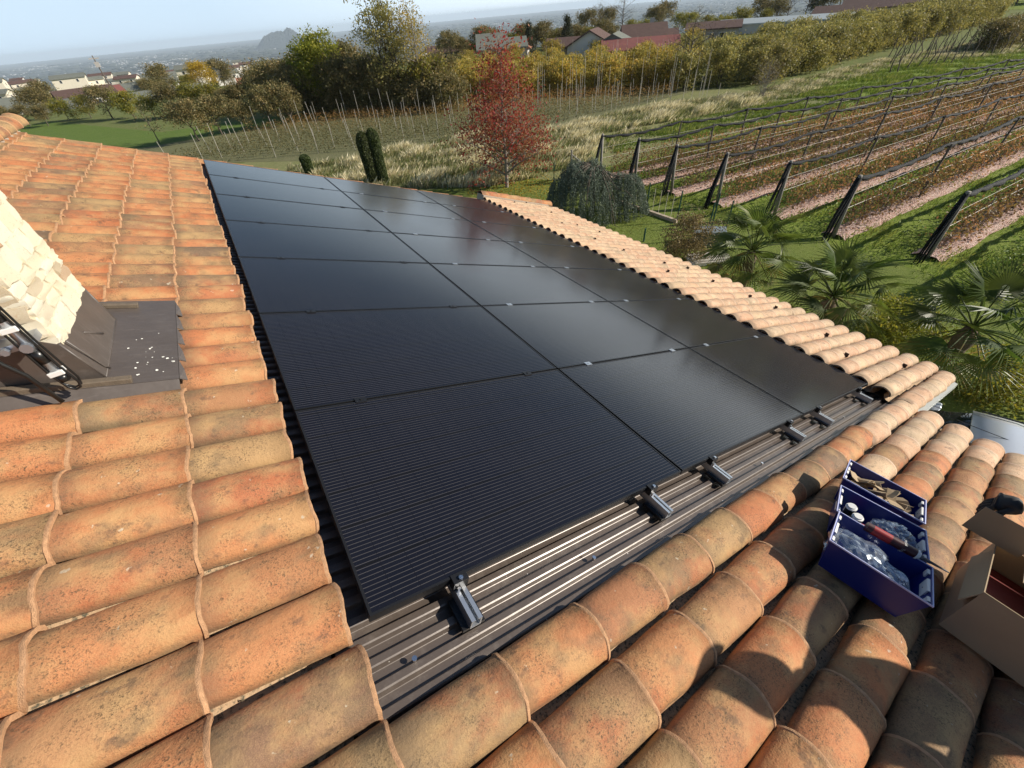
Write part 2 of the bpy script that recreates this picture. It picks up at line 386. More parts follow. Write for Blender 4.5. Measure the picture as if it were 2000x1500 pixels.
M['l_cyp'] = leafm('cypress green', [(0, (0.024, 0.048, 0.012)), (.6, (0.048, 0.084, 0.022)), (1, (0.096, 0.132, 0.036))], .2)
M['l_ced'] = leafm('blue cedar needle', [(0, (0.079, 0.124, 0.105)), (.6, (0.140, 0.194, 0.157)), (1, (0.264, 0.316, 0.246))], .15)
M['l_palm'] = leafm('palm frond', [(0, (0.040, 0.076, 0.014)), (.6, (0.085, 0.134, 0.022)), (.93, (0.146, 0.182, 0.036)), (1, (0.293, 0.215, 0.072))], .32, .48)
M['l_blue'] = leafm('blueberry leaf', [(0, (.14, .075, .04)), (.3, (.24, .13, .06)), (.55, (.22, .17, .06)), (.8, (.42, .19, .10)), (1, (.56, .28, .14))], .4)
M['l_blueg'] = leafm('low green weeds', [(0, (0.086, 0.154, 0.029)), (.6, (0.154, 0.250, 0.038)), (1, (0.269, 0.326, 0.077))], .3)
M['l_vine'] = leafm('vine leaf rust', [(0, (.10, .11, .04)), (.4, (.20, .17, .07)), (.7, (.36, .19, .06)), (1, (.52, .26, .08))], .4)
M['straw'] = leafm('dry grass blade', [(0, (0.280, 0.266, 0.126)), (.3, (0.154, 0.210, 0.063)), (.65, (0.588, 0.504, 0.308)), (1, (0.800, 0.728, 0.518))], .3)
M['grassb'] = leafm('grass blade', [(0, (0.091, 0.155, 0.021)), (.6, (0.163, 0.233, 0.034)), (1, (0.290, 0.310, 0.078))], .35)
def bark(name, c):
    t = NT(name); p = t.coord(); cc = t.mix(t.noise(t.map(p, (6, 6, 1)), 4, 4), [x * .6 for x in c], [x * 1.3 for x in c]); t.bump(t.noise(t.map(p, (20, 20, 4)), 3, 4), .5, .02)
    return t.fin(cc, .9)
M['bark'] = bark('dark bark', (.10, .08, .06)); M['bark_g'] = bark('grey bark', (.26, .23, .19)); M['palmtr'] = bark('palm fibre', (.14, .10, .06))
M['post'] = bark('weathered post', (.12, .10, .08)); M['postg'] = bark('grey wood post', (.26, .24, .21)); M['stake'] = bark('pale stake', (.40, .37, .31))
def net_mat():
    t = NT('rolled black netting'); p = t.pos(); w = t.noise(t.map(p, (1, 5, 8)), 10, 4, .7)
    c = t.ramp(w, [(.42, (.008, .009, .010)), (.62, (.03, .033, .036)), (.8, (.12, .13, .135))]); t.bump(w, 1.0, .03)
    return t.fin(c, .75, 0, .25)
M['net'] = net_mat(); M['cable'] = simple('black cable', (.012, .012, .012), .3); M['rope'] = simple('pale wire', (.55, .5, .42), .6)
M['grn_post'] = simple('green fence post', (.02, .07, .05), .4); M['grn_box'] = simple('grey green plastic', (.08, .12, .11), .5)
M['white'] = simple('white paint', (.72, .71, .68), .5); M['gutter'] = simple('grey painted metal', (.33, .34, .32), .45)
M['plaster'] = simple('cream plaster', (.66, .60, .48), .9, 0, .1, 2); M['plasterw'] = simple('white plaster', (.66, .64, .60), .9, 0, .08, 2); M['plasterg'] = simple('grey plaster', (.38, .36, .33), .9, 0, .1, 2)
def rooft(name, c):
    t = NT(name); p = t.coord(); w = t.n('ShaderNodeTexWave'); t.l(p, w.inputs[0]); w.inputs['Scale'].default_value = 3; w.bands_direction = 'X'
    cc = t.mix(t.noise(p, 1.5, 5), [x * .7 for x in c], [x * 1.2 for x in c]); t.bump(w.outputs[1], .5, .05); return t.fin(cc, .85)
M['r_brown'] = rooft('brown tile roof', (.12, .07, .055)); M['r_red'] = rooft('brick red roof', (.26, .09, .075)); M['r_terra'] = rooft('terracotta roof', (.38, .17, .10)); M['r_grey'] = rooft('grey green roof', (.17, .18, .15))
M['r_pale'] = simple('pale sheeting', (.50, .54, .52), .4)
M['win'] = simple('dark window', (.03, .035, .04), .15); M['darkw'] = simple('dark joinery', (.05, .035, .03), .6)

def ground_mat():
    t = NT('farm ground'); p = t.pos(); s = t.n('ShaderNodeSeparateXYZ'); t.l(p, s.inputs[0])
    g = t.mix(t.noise(p, .35, 6, .65), (.09, .13, .03), (.17, .20, .06))
    g = t.mix(t.ramp(t.noise(p, 2.2, 6, .7), [(.45, 0), (.7, 1)]), g, (.20, .18, .075))
    g = t.mix(t.math('MULTIPLY', t.ramp(t.noise(p, 9, 4, .7), [(.5, 0), (.75, 1)]), .5), g, (.035, .055, .015))
    # far plain: patchwork of fields
    v = t.n('ShaderNodeTexVoronoi'); v.feature = 'F1'; t.l(t.map(p, (.0012, .0045, 0)), v.inputs[0]); v.inputs['Scale'].default_value = 1.0
    f = t.ramp(v.outputs['Color'], [(0, (.045, .055, .03)), (.35, (.09, .085, .055)), (.55, (.05, .07, .03)), (.75, (.13, .11, .08)), (1, (.035, .04, .03))])
    f = t.mix(t.ramp(t.noise(t.map(p, (.002, .008, 0)), 1, 6, .75), [(.45, 0), (.55, 1)]), f, (.02, .028, .02))
    d = t.n('ShaderNodeVectorMath', operation='LENGTH'); t.l(p, d.inputs[0])
    far = t.math('GREATER_THAN', d.outputs['Value'], 420.0)
    t.bump(t.noise(p, 6, 5, .7), .6, .08)
    return t.fin(t.mix(far, g, f), .95, 0, .2)
M['ground'] = ground_mat()
def lawn_mat(name, a, b, c, sc=3):
    t = NT(name); p = t.pos(); g = t.mix(t.noise(p, sc * .3, 5, .6), a, b)
    g = t.mix(t.math('MULTIPLY', t.ramp(t.noise(p, sc * 2, 6, .75), [(.42, 0), (.66, 1)]), .7), g, c)
    g = t.mix(t.math('MULTIPLY', t.ramp(t.noise(p, sc * 12, 3, .7), [(.45, 0), (.7, 1)]), .5), g, [x * .45 for x in a])
    t.bump(t.noise(p, sc * 7, 5, .75), .9, .05); return t.fin(g, .95, 0, .15)
M['lawn'] = lawn_mat('garden lawn', (.12, .175, .03), (.20, .245, .05), (.24, .26, .075))
M['field'] = lawn_mat('far green field', (.10, .155, .03), (.125, .19, .035), (.15, .20, .05), .5)
M['lane'] = lawn_mat('weedy lane', (.13, .19, .025), (.23, .31, .04), (.30, .32, .09), 2.5)
M['soil'] = lawn_mat('vineyard soil', (.15, .15, .075), (.24, .22, .12), (.11, .14, .05), 2)
M['dry'] = lawn_mat('dry meadow', (.19, .20, .07), (.33, .30, .16), (.13, .18, .05), 2)
M['orchfl'] = lawn_mat('orchard floor', (.09, .11, .03), (.13, .16, .04), (.17, .15, .06), 1)
def mulch_mat():
    t = NT('leaf strewn mulch'); p = t.pos(); v = t.n('ShaderNodeTexVoronoi'); t.l(p, v.inputs[0]); v.inputs['Scale'].default_value = 22
    c = t.ramp(v.outputs['Color'], [(.1, (.50, .34, .28)), (.4, (.33, .17, .12)), (.65, (.60, .47, .40)), (.9, (.22, .10, .07))])
    t.bump(v.outputs['Distance'], .9, .04); return t.fin(c, .9)
M['mulch'] = mulch_mat()
def hill_mat():
    t = NT('wooded rock hill'); p = t.pos(); c = t.mix(t.noise(p, .012, 6, .7), (.012, .02, .02), (.045, .05, .04)); return t.fin(c, .95)
M['hill'] = hill_mat()

# ------------------------------------------------------------------ terrain
def ss(x): x = min(1, max(0, x)); return x * x * (3 - 2 * x)
def gh(x, y):
    r = math.hypot(x, y); az = math.degrees(math.atan2(y, x))
    st = 128 + 150 * ss((34 - az) / 14) if -60 < az else 128
    z = -6.0
    if r > st:
        z = -6 - 166 * (1 - math.exp(-(r - st) / 800))
        z2 = -6 - .064 * (r - 110); w = ss((az - 62) / 12); z = z * (1 - w) + z2 * w
        if r > 3000: z = max(z, -172)
    return z
NA = 144; radii = [0.0, 12, 25, 45, 70, 100, 120, 135, 150, 175, 200, 230, 270, 320, 400, 520, 700, 1000, 1500, 2200, 3200, 4500, 7000, 11000, 17000, 26000]
V = [(0, 0, -6.0)]; F = []
for r in radii[1:]:
    for a in range(NA):
        an = 2 * math.pi * a / NA; x, y = r * math.cos(an), r * math.sin(an); V.append((x, y, gh(x, y)))
for a in range(NA): F.append((0, 1 + a, 1 + (a + 1) % NA))
for k in range(len(radii) - 2):
    o = 1 + k * NA
    for a in range(NA):
        a2 = (a + 1) % NA; F.append((o + a, o + NA + a, o + NA + a2, o + a2))
me = bpy.data.meshes.new('ground'); me.from_pydata(V, [], F); me.materials.append(M['ground'])
tag(link('ground', me), kind='structure')
def sheet(name, pts, lvl, mat, kind='structure'):
    mb = MB(); mb.poly([(x, y, -6 + .004 * lvl) for x, y in pts]); o = mb.obj(name, mat); return tag(o, kind=kind)
def gp(*px): return [tuple(gz(x, y)[:2]) for x, y in px]
sheet('lawn', [(7.2, -3), (18.2, -3), (18.2, 9), (17.6, 12), (17, 17), (14.5, 21.6), (9, 23.5), (-8, 30), (-14, 12), (-3, 8), (7.2, 8)], 2, M['lawn'])
sheet('field', [(-60, 58), (14, 53.5), (14, 62), (-4, 66), (-18, 96), (-60, 104)], 1, M['field'])
sheet('vineyard_ground', [(-12, 52), (1.9, 41), (11, 31.5), (20, 30), (29, 30.5), (46, 32), (44, 34), (38, 40), (28, 50), (8, 56.5), (-12, 57.5)], 3, M['soil'])
sheet('meadow', [(-4, 40), (-8, 30), (9, 23.5), (14.5, 21.6), (17, 17), (18, 19), (47, 13.5), (46, 24), (46, 32), (29, 30.5), (20, 30), (11, 31.5), (1.9, 41)], 1, M['dry'])
sheet('orchard_ground', [(28, 50), (38, 40), (44, 33), (49, 28), (76, 31), (125, 34), (110, 95), (60, 115), (20, 75)], 2, M['orchfl'])
sheet('lane', [(18.2, -14), (62, -14), (90, 6), (80, 26), (52, 26), (46, 17), (18.0, 19), (18.2, 9)], 3, M['lane'])

# far hill
rng = np.random.default_rng(3)
hc = ray(545, 90); hd = 9000
def hillpt(px, el): 
    d = ray(px, 80); a = math.atan2(d.y, d.x); return CAM.x + hd * math.cos(a), CAM.y + hd * math.sin(a)
x0, y0 = hillpt(493, 0); x1, y1 = hillpt(608, 0)
HN = 40; prof = [(0, 0), (.08, .25), (.2, .62), (.33, .80), (.42, .82), (.5, .84), (.58, .83), (.66, 1.0), (.72, .92), (.82, .62), (.92, .25), (1, 0)]
def pr(t):
    for a, b in zip(prof, prof[1:]):
        if t <= b[0]: return a[1] + (b[1] - a[1]) * (t - a[0]) / (b[0] - a[0])
    return 0
V = []; F = []
for j in range(HN + 1):
    s = j / HN * 2 - 1
    for i in range(HN + 1):
        t = i / HN; w = 1 - s * s
        h = 205 * pr(t) * (w ** .8 if w > 0 else 0) * (1 + .06 * rng.normal() * (0 < t < 1)); dx, dy = x1 - x0, y1 - y0; L = math.hypot(dx, dy)
        V.append((x0 + dx * t - dy / L * s * 420, y0 + dy * t + dx / L * s * 420, -173 + h))
for j in range(HN):
    for i in range(HN): a = j * (HN + 1) + i; F.append((a, a + 1, a + HN + 2, a + HN + 1))
me = bpy.data.meshes.new('hill'); me.from_pydata(V, [], F); me.materials.append(M['hill']); tag(link('hill', me), kind='structure')

# towns and woods scattered over the plain (uncountable)
def boxcloud(C, S, rots):
    n = len(C); b = np.array([(-1, -1, 0), (1, -1, 0), (1, 1, 0), (-1, 1, 0), (-1, -1, 1), (1, -1, 1), (1, 1, 1), (-1, 1, 1)], float)
    P = b[None] * S[:, None, :]; c, s = np.cos(rots)[:, None], np.sin(rots)[:, None]
    X = P[..., 0] * c - P[..., 1] * s; Y = P[..., 0] * s + P[..., 1] * c
    Vv = np.stack([X, Y, P[..., 2]], -1) + C[:, None, :]
    f = np.array([(4, 5, 6, 7), (0, 1, 5, 4), (1, 2, 6, 5), (2, 3, 7, 6), (3, 0, 4, 7)])
    return Vv.reshape(-1, 3), (f[None] + (np.arange(n) * 8)[:, None, None]).reshape(-1, 4)
n = 3600; tc = rng.uniform(0, 1, (150, 2)); ci = rng.integers(0, 150, n)
az = np.radians(30 + 78 * tc[ci, 0] + rng.normal(0, 1.1, n)); rr_ = 1900 * (15000 / 1900) ** tc[ci, 1] * np.exp(rng.normal(0, .06, n))
X = rr_ * np.cos(az); Y = rr_ * np.sin(az); Z = np.array([gh(a, b) for a, b in zip(X, Y)])
S = np.stack([rng.uniform(5, 14, n), rng.uniform(4, 9, n), rng.uniform(4, 9, n)], 1) * .75 * (rr_ / 4500)[:, None] ** .25
Vb, Fb = boxcloud(np.stack([X, Y, Z], 1), S, rng.uniform(0, 3, n))
tag(link('distant_town', np_mesh('distant_town', Vb, Fb, simple('far pale walls', (.46, .44, .42), .9))), 'pale houses scattered over the hazy plain', 'town', kind='stuff')
n = 5000; az = np.radians(rng.uniform(25, 112, n)); rr_ = 900 * (14000 / 900) ** rng.uniform(0, 1, n)
X = rr_ * np.cos(az); Y = rr_ * np.sin(az); Z = np.array([gh(a, b) for a, b in zip(X, Y)])
a2 = rng.uniform(-.3, .3, n)
S = np.stack([rng.uniform(10, 60, n), rng.uniform(5, 12, n), rng.uniform(5, 11, n)], 1) * (rr_ / 4500)[:, None] ** .4
Vb, Fb = boxcloud(np.stack([X, Y, Z], 1), S, a2)
Vb += rng.normal(0, 1.5, Vb.shape)
wm = simple('far woodland', (.03, .036, .022), .95)
tag(link('distant_woodland', np_mesh('distant_woodland', Vb, Fb, wm)), 'dark tree lines crossing the hazy plain', 'woodland', kind='stuff')

# ------------------------------------------------------------------ the house
house = empty('house', (0, 2, -6)); tag(house, 'house in the foreground with terracotta roof, stone chimney and long solar array', 'house')
roof = empty('roof'); roof.parent = house
HW = Matrix.Translation((0, 2, -6)); roof.matrix_basis = HW.inverted() @ ROOF      # roof frame: x = downslope u, y = along ridge v, z = normal
def rpart(name, mb, mats, smooth=False): return mb.obj(name, mats, roof, smooth)
deckm = simple('roof underlay', (.05, .045, .04), .9)
d = MB(); d.box((-2.25, -4.4, -.26), (5.52, 8.36, -.145)); d.box((5.521, -.41, -.24), (7.66, 8.44, -.10)); rpart('roof_deck', d, deckm)
LATT = -.052; EXP = .372; PV = .2255; V0 = -.36
def tile_mesh(seed, mats, w0=.092, w1=.1105, h0=.070, h1=.088, L=.45, seg=14, rim=.0022):
    rg = random.Random(seed); mb = MB(); th = .013
    ts = [0, .2, .4, .6, .8, .972, .979, 1.0]; wob = [rg.uniform(-.0022, .0022) for _ in ts]; ph = rg.uniform(0, 6); chip = [rg.choice([0, 0, 0, -.002, .0015, -.005 * (rg.random() < .2)]) for _ in range(seg + 1)]
    def ring(t, off, k):
        out = []; w = w0 + (w1 - w0) * t + off + wob[k]; h = h0 + (h1 - h0) * t + off
        for j in range(seg + 1):
            a = math.pi * j / seg; q = math.sin(a)
            out.append(((t * L) + (.004 * math.sin(3 * a + ph) + chip[j]) * (t > .95), w * math.cos(a), h * (q ** .9 if q > 0 else 0) + .0015 * math.sin(5 * a + ph * t * 3)))
        return out
    rings = []
    for k, t in enumerate(ts): rings.append(ring(t, rim if t > .975 else 0, k))
    rings.append(ring(1.0, -th, len(ts) - 1)); rings.append(ring(0, -th, 0))
    for r_ in rings: mb.v += r_
    n = len(rings)
    for k in range(n):
        k2 = (k + 1) % n
        for j in range(seg):
            a, b = k * (seg + 1) + j, k2 * (seg + 1) + j
            mb.f.append((a, b, b + 1, a + 1)); mb.m.append(1 if ts and k in (5, 6, 7) else 0)
    for j in (0, seg):     # long bottom edges
        q = [k * (seg + 1) + j for k in range(n)]
        mb.f.append((q[0], q[7], q[8], q[9]) if j else (q[9], q[8], q[7], q[0])); mb.m.append(0)
    me = mb.mesh('tile', mats); autosmooth(me, 40); return me
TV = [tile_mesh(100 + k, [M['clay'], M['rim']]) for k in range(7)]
TW = [tile_mesh(140 + k, [M['clay_wo'], M['rim_w']]) for k in range(5)]
tiles = []   # (u_start, v, nbase, kind)
for k in range(-7, 39):
    v = V0 + PV * k
    for mI in range(-5, 16):
        ue = LATT + EXP * mI; us = ue - .45
        if k >= 1 and k < 38 and mI > 0: continue
        if k >= 38 and ue > 5.45: continue
        if 1.56 < v < 2.52 and mI <= -1: continue
        tiles.append((us, v, -.098, 'a'))
for k in range(0, 39):
    v = V0 + PV * k
    for j in range(6): tiles.append((5.395 + .372 * j if k else 5.515 - .078 + .372 * j, v, -.036 if k else -.075, 'w'))
rg = random.Random(11)
inv = ROOF.inverted(); cr = inv @ CAM
def vis(t):
    p = Vector((t[0] + .25, t[1], 0)); q = ROT.transposed() @ ((ROOF @ p) - CAM)
    if q.z < .15: return 99
    x = 1000 + FPX * q.x / q.z; y = 750 + FPX * q.y / q.z
    out = not (-160 < x < 2160 and -100 < y < 1660)
    return (p - cr).length + (60 if out else 0)
tiles.sort(key=vis)
near, farT = tiles[:300], tiles[300:]
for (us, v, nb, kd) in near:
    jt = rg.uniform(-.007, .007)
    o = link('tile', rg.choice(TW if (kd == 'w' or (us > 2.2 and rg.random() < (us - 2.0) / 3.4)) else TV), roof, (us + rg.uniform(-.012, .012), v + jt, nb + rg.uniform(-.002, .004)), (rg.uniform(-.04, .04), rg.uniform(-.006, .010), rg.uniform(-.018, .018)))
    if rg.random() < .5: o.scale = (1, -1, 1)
farmesh = {}
for kd, mats in (('a', [M['clay_s'], M['rim']]), ('w', [M['clay_w'], M['rim_w']])):
    protos = [tile_mesh(300 + k, mats, seg=10) for k in range(4)]
    Vs = []; Fs = []; Ts = []; Ms = []; nv = 0
    pd = []
    for me in protos:
        Vv = np.array([tuple(x.co) for x in me.vertices]); pd.append((Vv, [tuple(p.vertices) for p in me.polygons], [p.material_index for p in me.polygons]))
    for (us, v, nb, k2) in farT:
        if k2 != kd: continue
        Vv, ff, mi = pd[rg.randrange(4)]; tn = rg.random(); a = rg.uniform(-.012, .012)
        Vs.append(np.stack([Vv[:, 0] - Vv[:, 1] * a + us + rg.uniform(-.01, .01), Vv[:, 1] + Vv[:, 0] * a + v + rg.uniform(-.006, .006), Vv[:, 2] + nb + rg.uniform(-.003, .004)], 1))
        Fs += [tuple(i + nv for i in f) for f in ff]; Ms += mi; Ts += [tn] * len(ff); nv += len(Vv)
    mb = MB(); mb.v = [tuple(x) for x in np.vstack(Vs)]; mb.f = Fs; mb.m = Ms
    me = mb.mesh('tile', mats, False, Ts); autosmooth(me, 40)
    o = link('tile', me, roof); o['kind'] = 'stuff'
    farmesh[kd] = o
# channel tiles in the valleys between the rows
ch = MB()
for k in range(-7, 39):
    v = V0 + PV * (k + .5)
    spans = [(-2.2, 5.5)] if k < -0.5 else ([(-2.2, -.13), (5.42, 7.72)] if k < 38 else [])
    for (a, b) in spans:
        if 1.45 < v < 2.62 and b < 0: a = -.44
        nb = -.128 if b < 5.6 else -.088
        x = a
        while x < b:
            x2 = min(b, x + .4)
            prof_ = [(-.085, .050), (-.06, .014), (-.03, .002), (0, -.002), (.03, .002), (.06, .014), (.085, .050)]
            for (q0, q1) in zip(prof_, prof_[1:]):
                ch.poly([(x, v + q0[0], nb + q0[1]), (x2 + .01, v + q0[0], nb + q0[1] + .010), (x2 + .01, v + q1[0], nb + q1[1] + .010), (x, v + q1[0], nb + q1[1])][::-1])
            x = x2
o = rpart('channel_tile', ch, M['channel'], True); o['kind'] = 'stuff'
# mortar blobs and debris in valleys
db = MB()
for _ in range(900):
    k = rg.randrange(-6, 2); u = rg.uniform(-1.2, 4.5) if k < 0 else rg.uniform(-1.2, -.1); v = V0 + PV * (k + .5) + rg.gauss(-.03, .022); s_ = rg.uniform(.002, .006)
    n0 = -.128 + rg.uniform(.004, .02); P = [(u + rg.uniform(-1, 1) * s_ * 2, v + rg.uniform(-1, 1) * s_, n0 + rg.uniform(0, 1) * s_ * 1.5) for _ in range(4)]
    db.poly(P[:3]); db.poly([P[0], P[2], P[3]]); db.poly([P[1], P[3], P[2]])
o = rpart('debris', db, simple('leaf debris', (.08, .06, .035), .9)); o['kind'] = 'stuff'
# corrugated sheet under the panels
pf = []; v = -.29; 
while v < 8.2:
    for dv, dn in ((0, 0), (.028, 0), (.030, .0012), (.0355, .0225), (.0405, .0255), (.062, .0255), (.0645, .023), (.070, .0012)): pf.append((v + dv, -.130 + dn))
    v += .075
cs_ = MB(); 
for (a, na), (b, nb) in zip(pf, pf[1:]): cs_.poly([(-.11, a, na), (5.47, a, na), (5.47, b, nb), (-.11, b, nb)])
o = rpart('corrugated_sheet', cs_, M['sheet'])
import bmesh
bm = bmesh.new(); bm.from_mesh(o.data); bmesh.ops.remove_doubles(bm, verts=bm.verts, dist=1e-5); bm.to_mesh(o.data); bm.free(); pass
sdm = o.modifiers.new('s', 'SOLIDIFY'); sdm.thickness = .003; sdm.offset = -1
# bolts on the sheet
bt = MB()
for (u, v) in ((2.62, -.145), (.95, -.145), (4.3, -.145), (.1, -.145)):
    bt.tube([(u, v, -.102), (u, v, -.094)], .009, 8)
rpart('screw', bt, M['steel'])
# ridge caps
rc = [tile_mesh(400 + k, [M['clay'], M['rim']], .115, .135, .085, .105, .46) for k in range(2)]
for k in range(34):
    o = link('ridge_tile', rc[k % 2], roof, (-2.12 + .0, -3.6 + .37 * k - .1, -.035), (0, 0, R(90))); 
    if k > 26: o.location.z = -.01
mo = MB(); mo.box((-2.26, -4.3, -.12), (-1.98, 8.34, -.02)); rpart('ridge_mortar', mo, M['mortar'])
# raised verge roll at the far right corner
for k in range(6):
    link('verge_tile', rc[k % 2], roof, (5.5 + .36 * k, 8.62, .02 + .0 * k), (0, 0, 0))
mo = MB(); mo.box((5.5, 8.44, -.2), (7.6, 8.74, .04)); rpart('verge_wall', mo, M['mortar'])
# other slope (not seen from here), walls, gutters
o2 = MB(); 
E0 = rw(-2.25, 0, -.14); 
for k in range(-20, 40):
    v = V0 + PV * k
    for a in range(6):
        q0, q1 = math.pi * a / 6, math.pi * (a + 1) / 6
        for (xa, xb) in ((-5.0, 0),):
            o2.poly([(E0.x + xa, v + .11 * math.cos(q0), E0.z - 5.0 * .36 + .08 * math.sin(q0)), (E0.x, v + .11 * math.cos(q0), E0.z + .08 * math.sin(q0)), (E0.x, v + .11 * math.cos(q1), E0.z + .08 * math.sin(q1)), (E0.x - 5.0, v + .11 * math.cos(q1), E0.z - 5.0 * .36 + .08 * math.sin(q1))])
bs = o2.obj('back_slope', M['clay_s'], None, True); bs.parent = house; bs.matrix_parent_inverse = HW.inverted()
wl = MB(); wl.box((-6.6, -4.2, -6), (4.75, 8.2, -2.35)); wl.box((4.751, -.2, -6), (6.75, 8.2, -2.95))
wl.poly([(-6.6, 8.2, -2.35), (-2.1, 8.2, .4), (4.75, 8.2, -2.0), (4.75, 8.2, -2.35)])
w_ = wl.obj('wall', M['plaster']); w_.parent = house; w_.matrix_parent_inverse = HW.inverted()
g = MB()   # verge flashing beside the long front row + eave gutters
g.poly([(5.56, -.415, -.09), (7.86, -.415, -.09), (7.86, -.50, -.105), (5.56, -.50, -.105)]); g.poly([(5.56, -.50, -.105), (7.86, -.50, -.105), (7.86, -.505, -.16), (5.56, -.505, -.16)])
g.poly([(5.56, -.40, -.04), (7.86, -.40, -.04), (7.86, -.415, -.09), (5.56, -.415, -.09)])
fo = rpart('verge_flashing', g, M['gutter']); sdm = fo.modifiers.new('s', 'SOLIDIFY'); sdm.thickness = .004
g = MB(); pr_ = [(0, .0), (.01, -.05), (.05, -.085), (.10, -.07), (.13, -.02)]
for (a, b) in zip(pr_, pr_[1:]): g.poly([(7.72 + a[0], -.45, -.10 + a[1]), (7.72 + b[0], -.45, -.10 + b[1]), (7.72 + b[0], 8.5, -.10 + b[1]), (7.72 + a[0], 8.5, -.10 + a[1])]); g.poly([(5.56 + a[0], -4.3, -.14 + a[1]), (5.56 + b[0], -4.3, -.14 + b[1]), (5.56 + b[0], -.51, -.14 + b[1]), (5.56 + a[0], -.51, -.14 + a[1])])
rpart('gutter', g, M['gutter'])
# snow guards: small dark hooks standing on the right-hand tiles
sg = MB(); sg.poly([(0, -.022, 0), (.05, -.022, 0), (.05, .022, 0), (0, .022, 0)]); sg.box((.012, -.024, 0), (.020, .024, .05)); sg.box((-.06, -.01, -.001), (.012, .01, .004))
sgm = sg.mesh('snow_guard', simple('dark copper', (.06, .035, .025), .6))
for k, (a, b) in enumerate([(1610, 650), (1643, 687), (1765, 712), (1388, 523), (1392, 547), (1300, 513), (1303, 527), (1225, 490), (1177, 454), (1158, 463), (1125, 437), (1099, 435), (1074, 412), (1008, 395), (1030, 395), (1468, 578), (1530, 605)]):
    p = roofp(a, b + 3, .02); kk = round((p.y - V0) / PV - .5) + .5
    link('snow_guard', sgm, roof, (max(5.75, min(7.2, p.x)), V0 + PV * kk + .02, .0), (0, R(-8), 0))

# chimney, flashing pan
chim = empty('chimney'); chim.parent = house; chim.matrix_parent_inverse = HW.inverted()
cb = rw(-.81, 1.62, .20)
CX1, CY0, CY1, CZ = cb.x, 1.62, 2.28, cb.z
CX0 = CX1 - .62; CTOP = CZ + 1.75
core = MB(); core.box((CX0 + .015, CY0 + .015, CZ - .25), (CX1 - .015, CY1 - .015, CTOP)); core.obj('mortar_core', simple('pale lime mortar', (.58, .52, .40), .9, 0, .25, 30, .8), chim)
cap = MB(); cap.box((CX0 - .08, CY0 - .08, CTOP), (CX1 + .08, CY1 + .08, CTOP + .06)); bevel(cap.obj('cap_slab', M['stone'], chim), .01)
import bmesh
def stone_mesh(seed, w, h, dpt):
    bm = bmesh.new(); bmesh.ops.create_cube(bm, size=1); bmesh.ops.subdivide_edges(bm, edges=bm.edges[:], cuts=3, use_grid_fill=True)
    rs = random.Random(seed)
    ph = [rs.uniform(0, 6) for _ in range(6)]
    for v in bm.verts:
        c = v.co; x, y, z = c
        rr = .05; cx = max(-.5 + rr, min(.5 - rr, x)); cy = max(-.5 + rr, min(.5 - rr, y)); cz = max(-.5 + rr, min(.5 - rr, z)); q = Vector((x - cx, y - cy, z - cz))
        if q.length > 1e-6: q = q.normalized() * rr
        c = Vector((cx, cy, cz)) + q
        c += Vector((math.sin(4 * z + ph[0]) * .05, math.sin(5 * z + ph[1] + 3 * x) * .035, math.sin(4 * x + ph[2]) * .06)) + Vector((rs.uniform(-.025, .025), rs.uniform(-.03, .03), rs.uniform(-.03, .03)))
        v.co = Vector((c.x * w, c.y * dpt, c.z * h))
    me = bpy.data.meshes.new('stone'); bm.to_mesh(me); bm.free(); me.materials.append(M['stone']); me.polygons.foreach_set('use_smooth', [True] * len(me.polygons)); autosmooth(me, 42); return me
STN = [stone_mesh(k, 1, 1, 1) for k in range(10)]
rs = random.Random(5)
for face in range(4):
    length = (CY1 - CY0) if face in (0, 2) else (CX1 - CX0); z = CZ
    if face in (2, 3): zmax = CZ + .0
    z = CZ - .01
    while z < CTOP - .02:
        hh = rs.choice([.04, .05, .065, .08, .095]) ; x = 0
        while x < length - .02:
            ww = min(rs.uniform(.07, .20), length - x)
            if length - x - ww < .07: ww = length - x
            if face == 0: p = (CX1 - .025, CY0 + x + ww / 2, z + hh / 2); rz = R(90)
            elif face == 1: p = (CX0 + x + ww / 2, CY0 + .025, z + hh / 2); rz = 0
            elif face == 2: p = (CX0 + .025, CY0 + x + ww / 2, z + hh / 2); rz = R(90)
            else: p = (CX0 + x + ww / 2, CY1 - .025, z + hh / 2); rz = 0
            o = link('stone', rs.choice(STN), chim, p, (rs.uniform(-.015, .015), rs.uniform(-.05, .05), rz + rs.uniform(-.01, .01)))
            o.scale = (ww * rs.uniform(.96, 1.01), rs.uniform(.056, .080), hh * rs.uniform(.96, 1.04))
            x += ww
        z += hh
# flashing
fl = MB()
A = [(-.81, 1.60, .205), (-.81, 2.30, .205), (-1.6, 2.30, .45), (-1.6, 1.60, .45)]
def w2(u, v, n): return (u, v, n)
sk_u = -.715
fl.poly([(-.82, 1.605, .21), (-.715, 1.63, .004), (-.715, 2.26, .004), (-.82, 2.29, .21)])           # right skirt
fl.poly([(-.82, 1.605, .21), (-1.75, 1.605, .55), (-1.75, 1.58, .004), (-.715, 1.63, .004)])        # front skirt (camera side)
fl.poly([(-.82, 2.29, .21), (-.715, 2.26, .004), (-1.75, 2.40, .004), (-1.75, 2.30, .55)])
fl.poly([(-.445, 1.56, .0), (-.445, 2.53, .0), (-1.8, 2.53, .0), (-1.8, 1.56, .0)])                  # pan
fl.poly([(-.445, 1.56, .0), (-1.8, 1.56, .0), (-1.8, 1.50, -.06), (-.445, 1.50, -.06)])
for k in range(5):   # serrated tabs dressed over the tiles on the right edge
    v = 1.56 + .19 * k
    fl.poly([(-.445, v, .001), (-.415, v + .015, -.022), (-.425, v + .10, -.006), (-.445, v + .19, .001)])
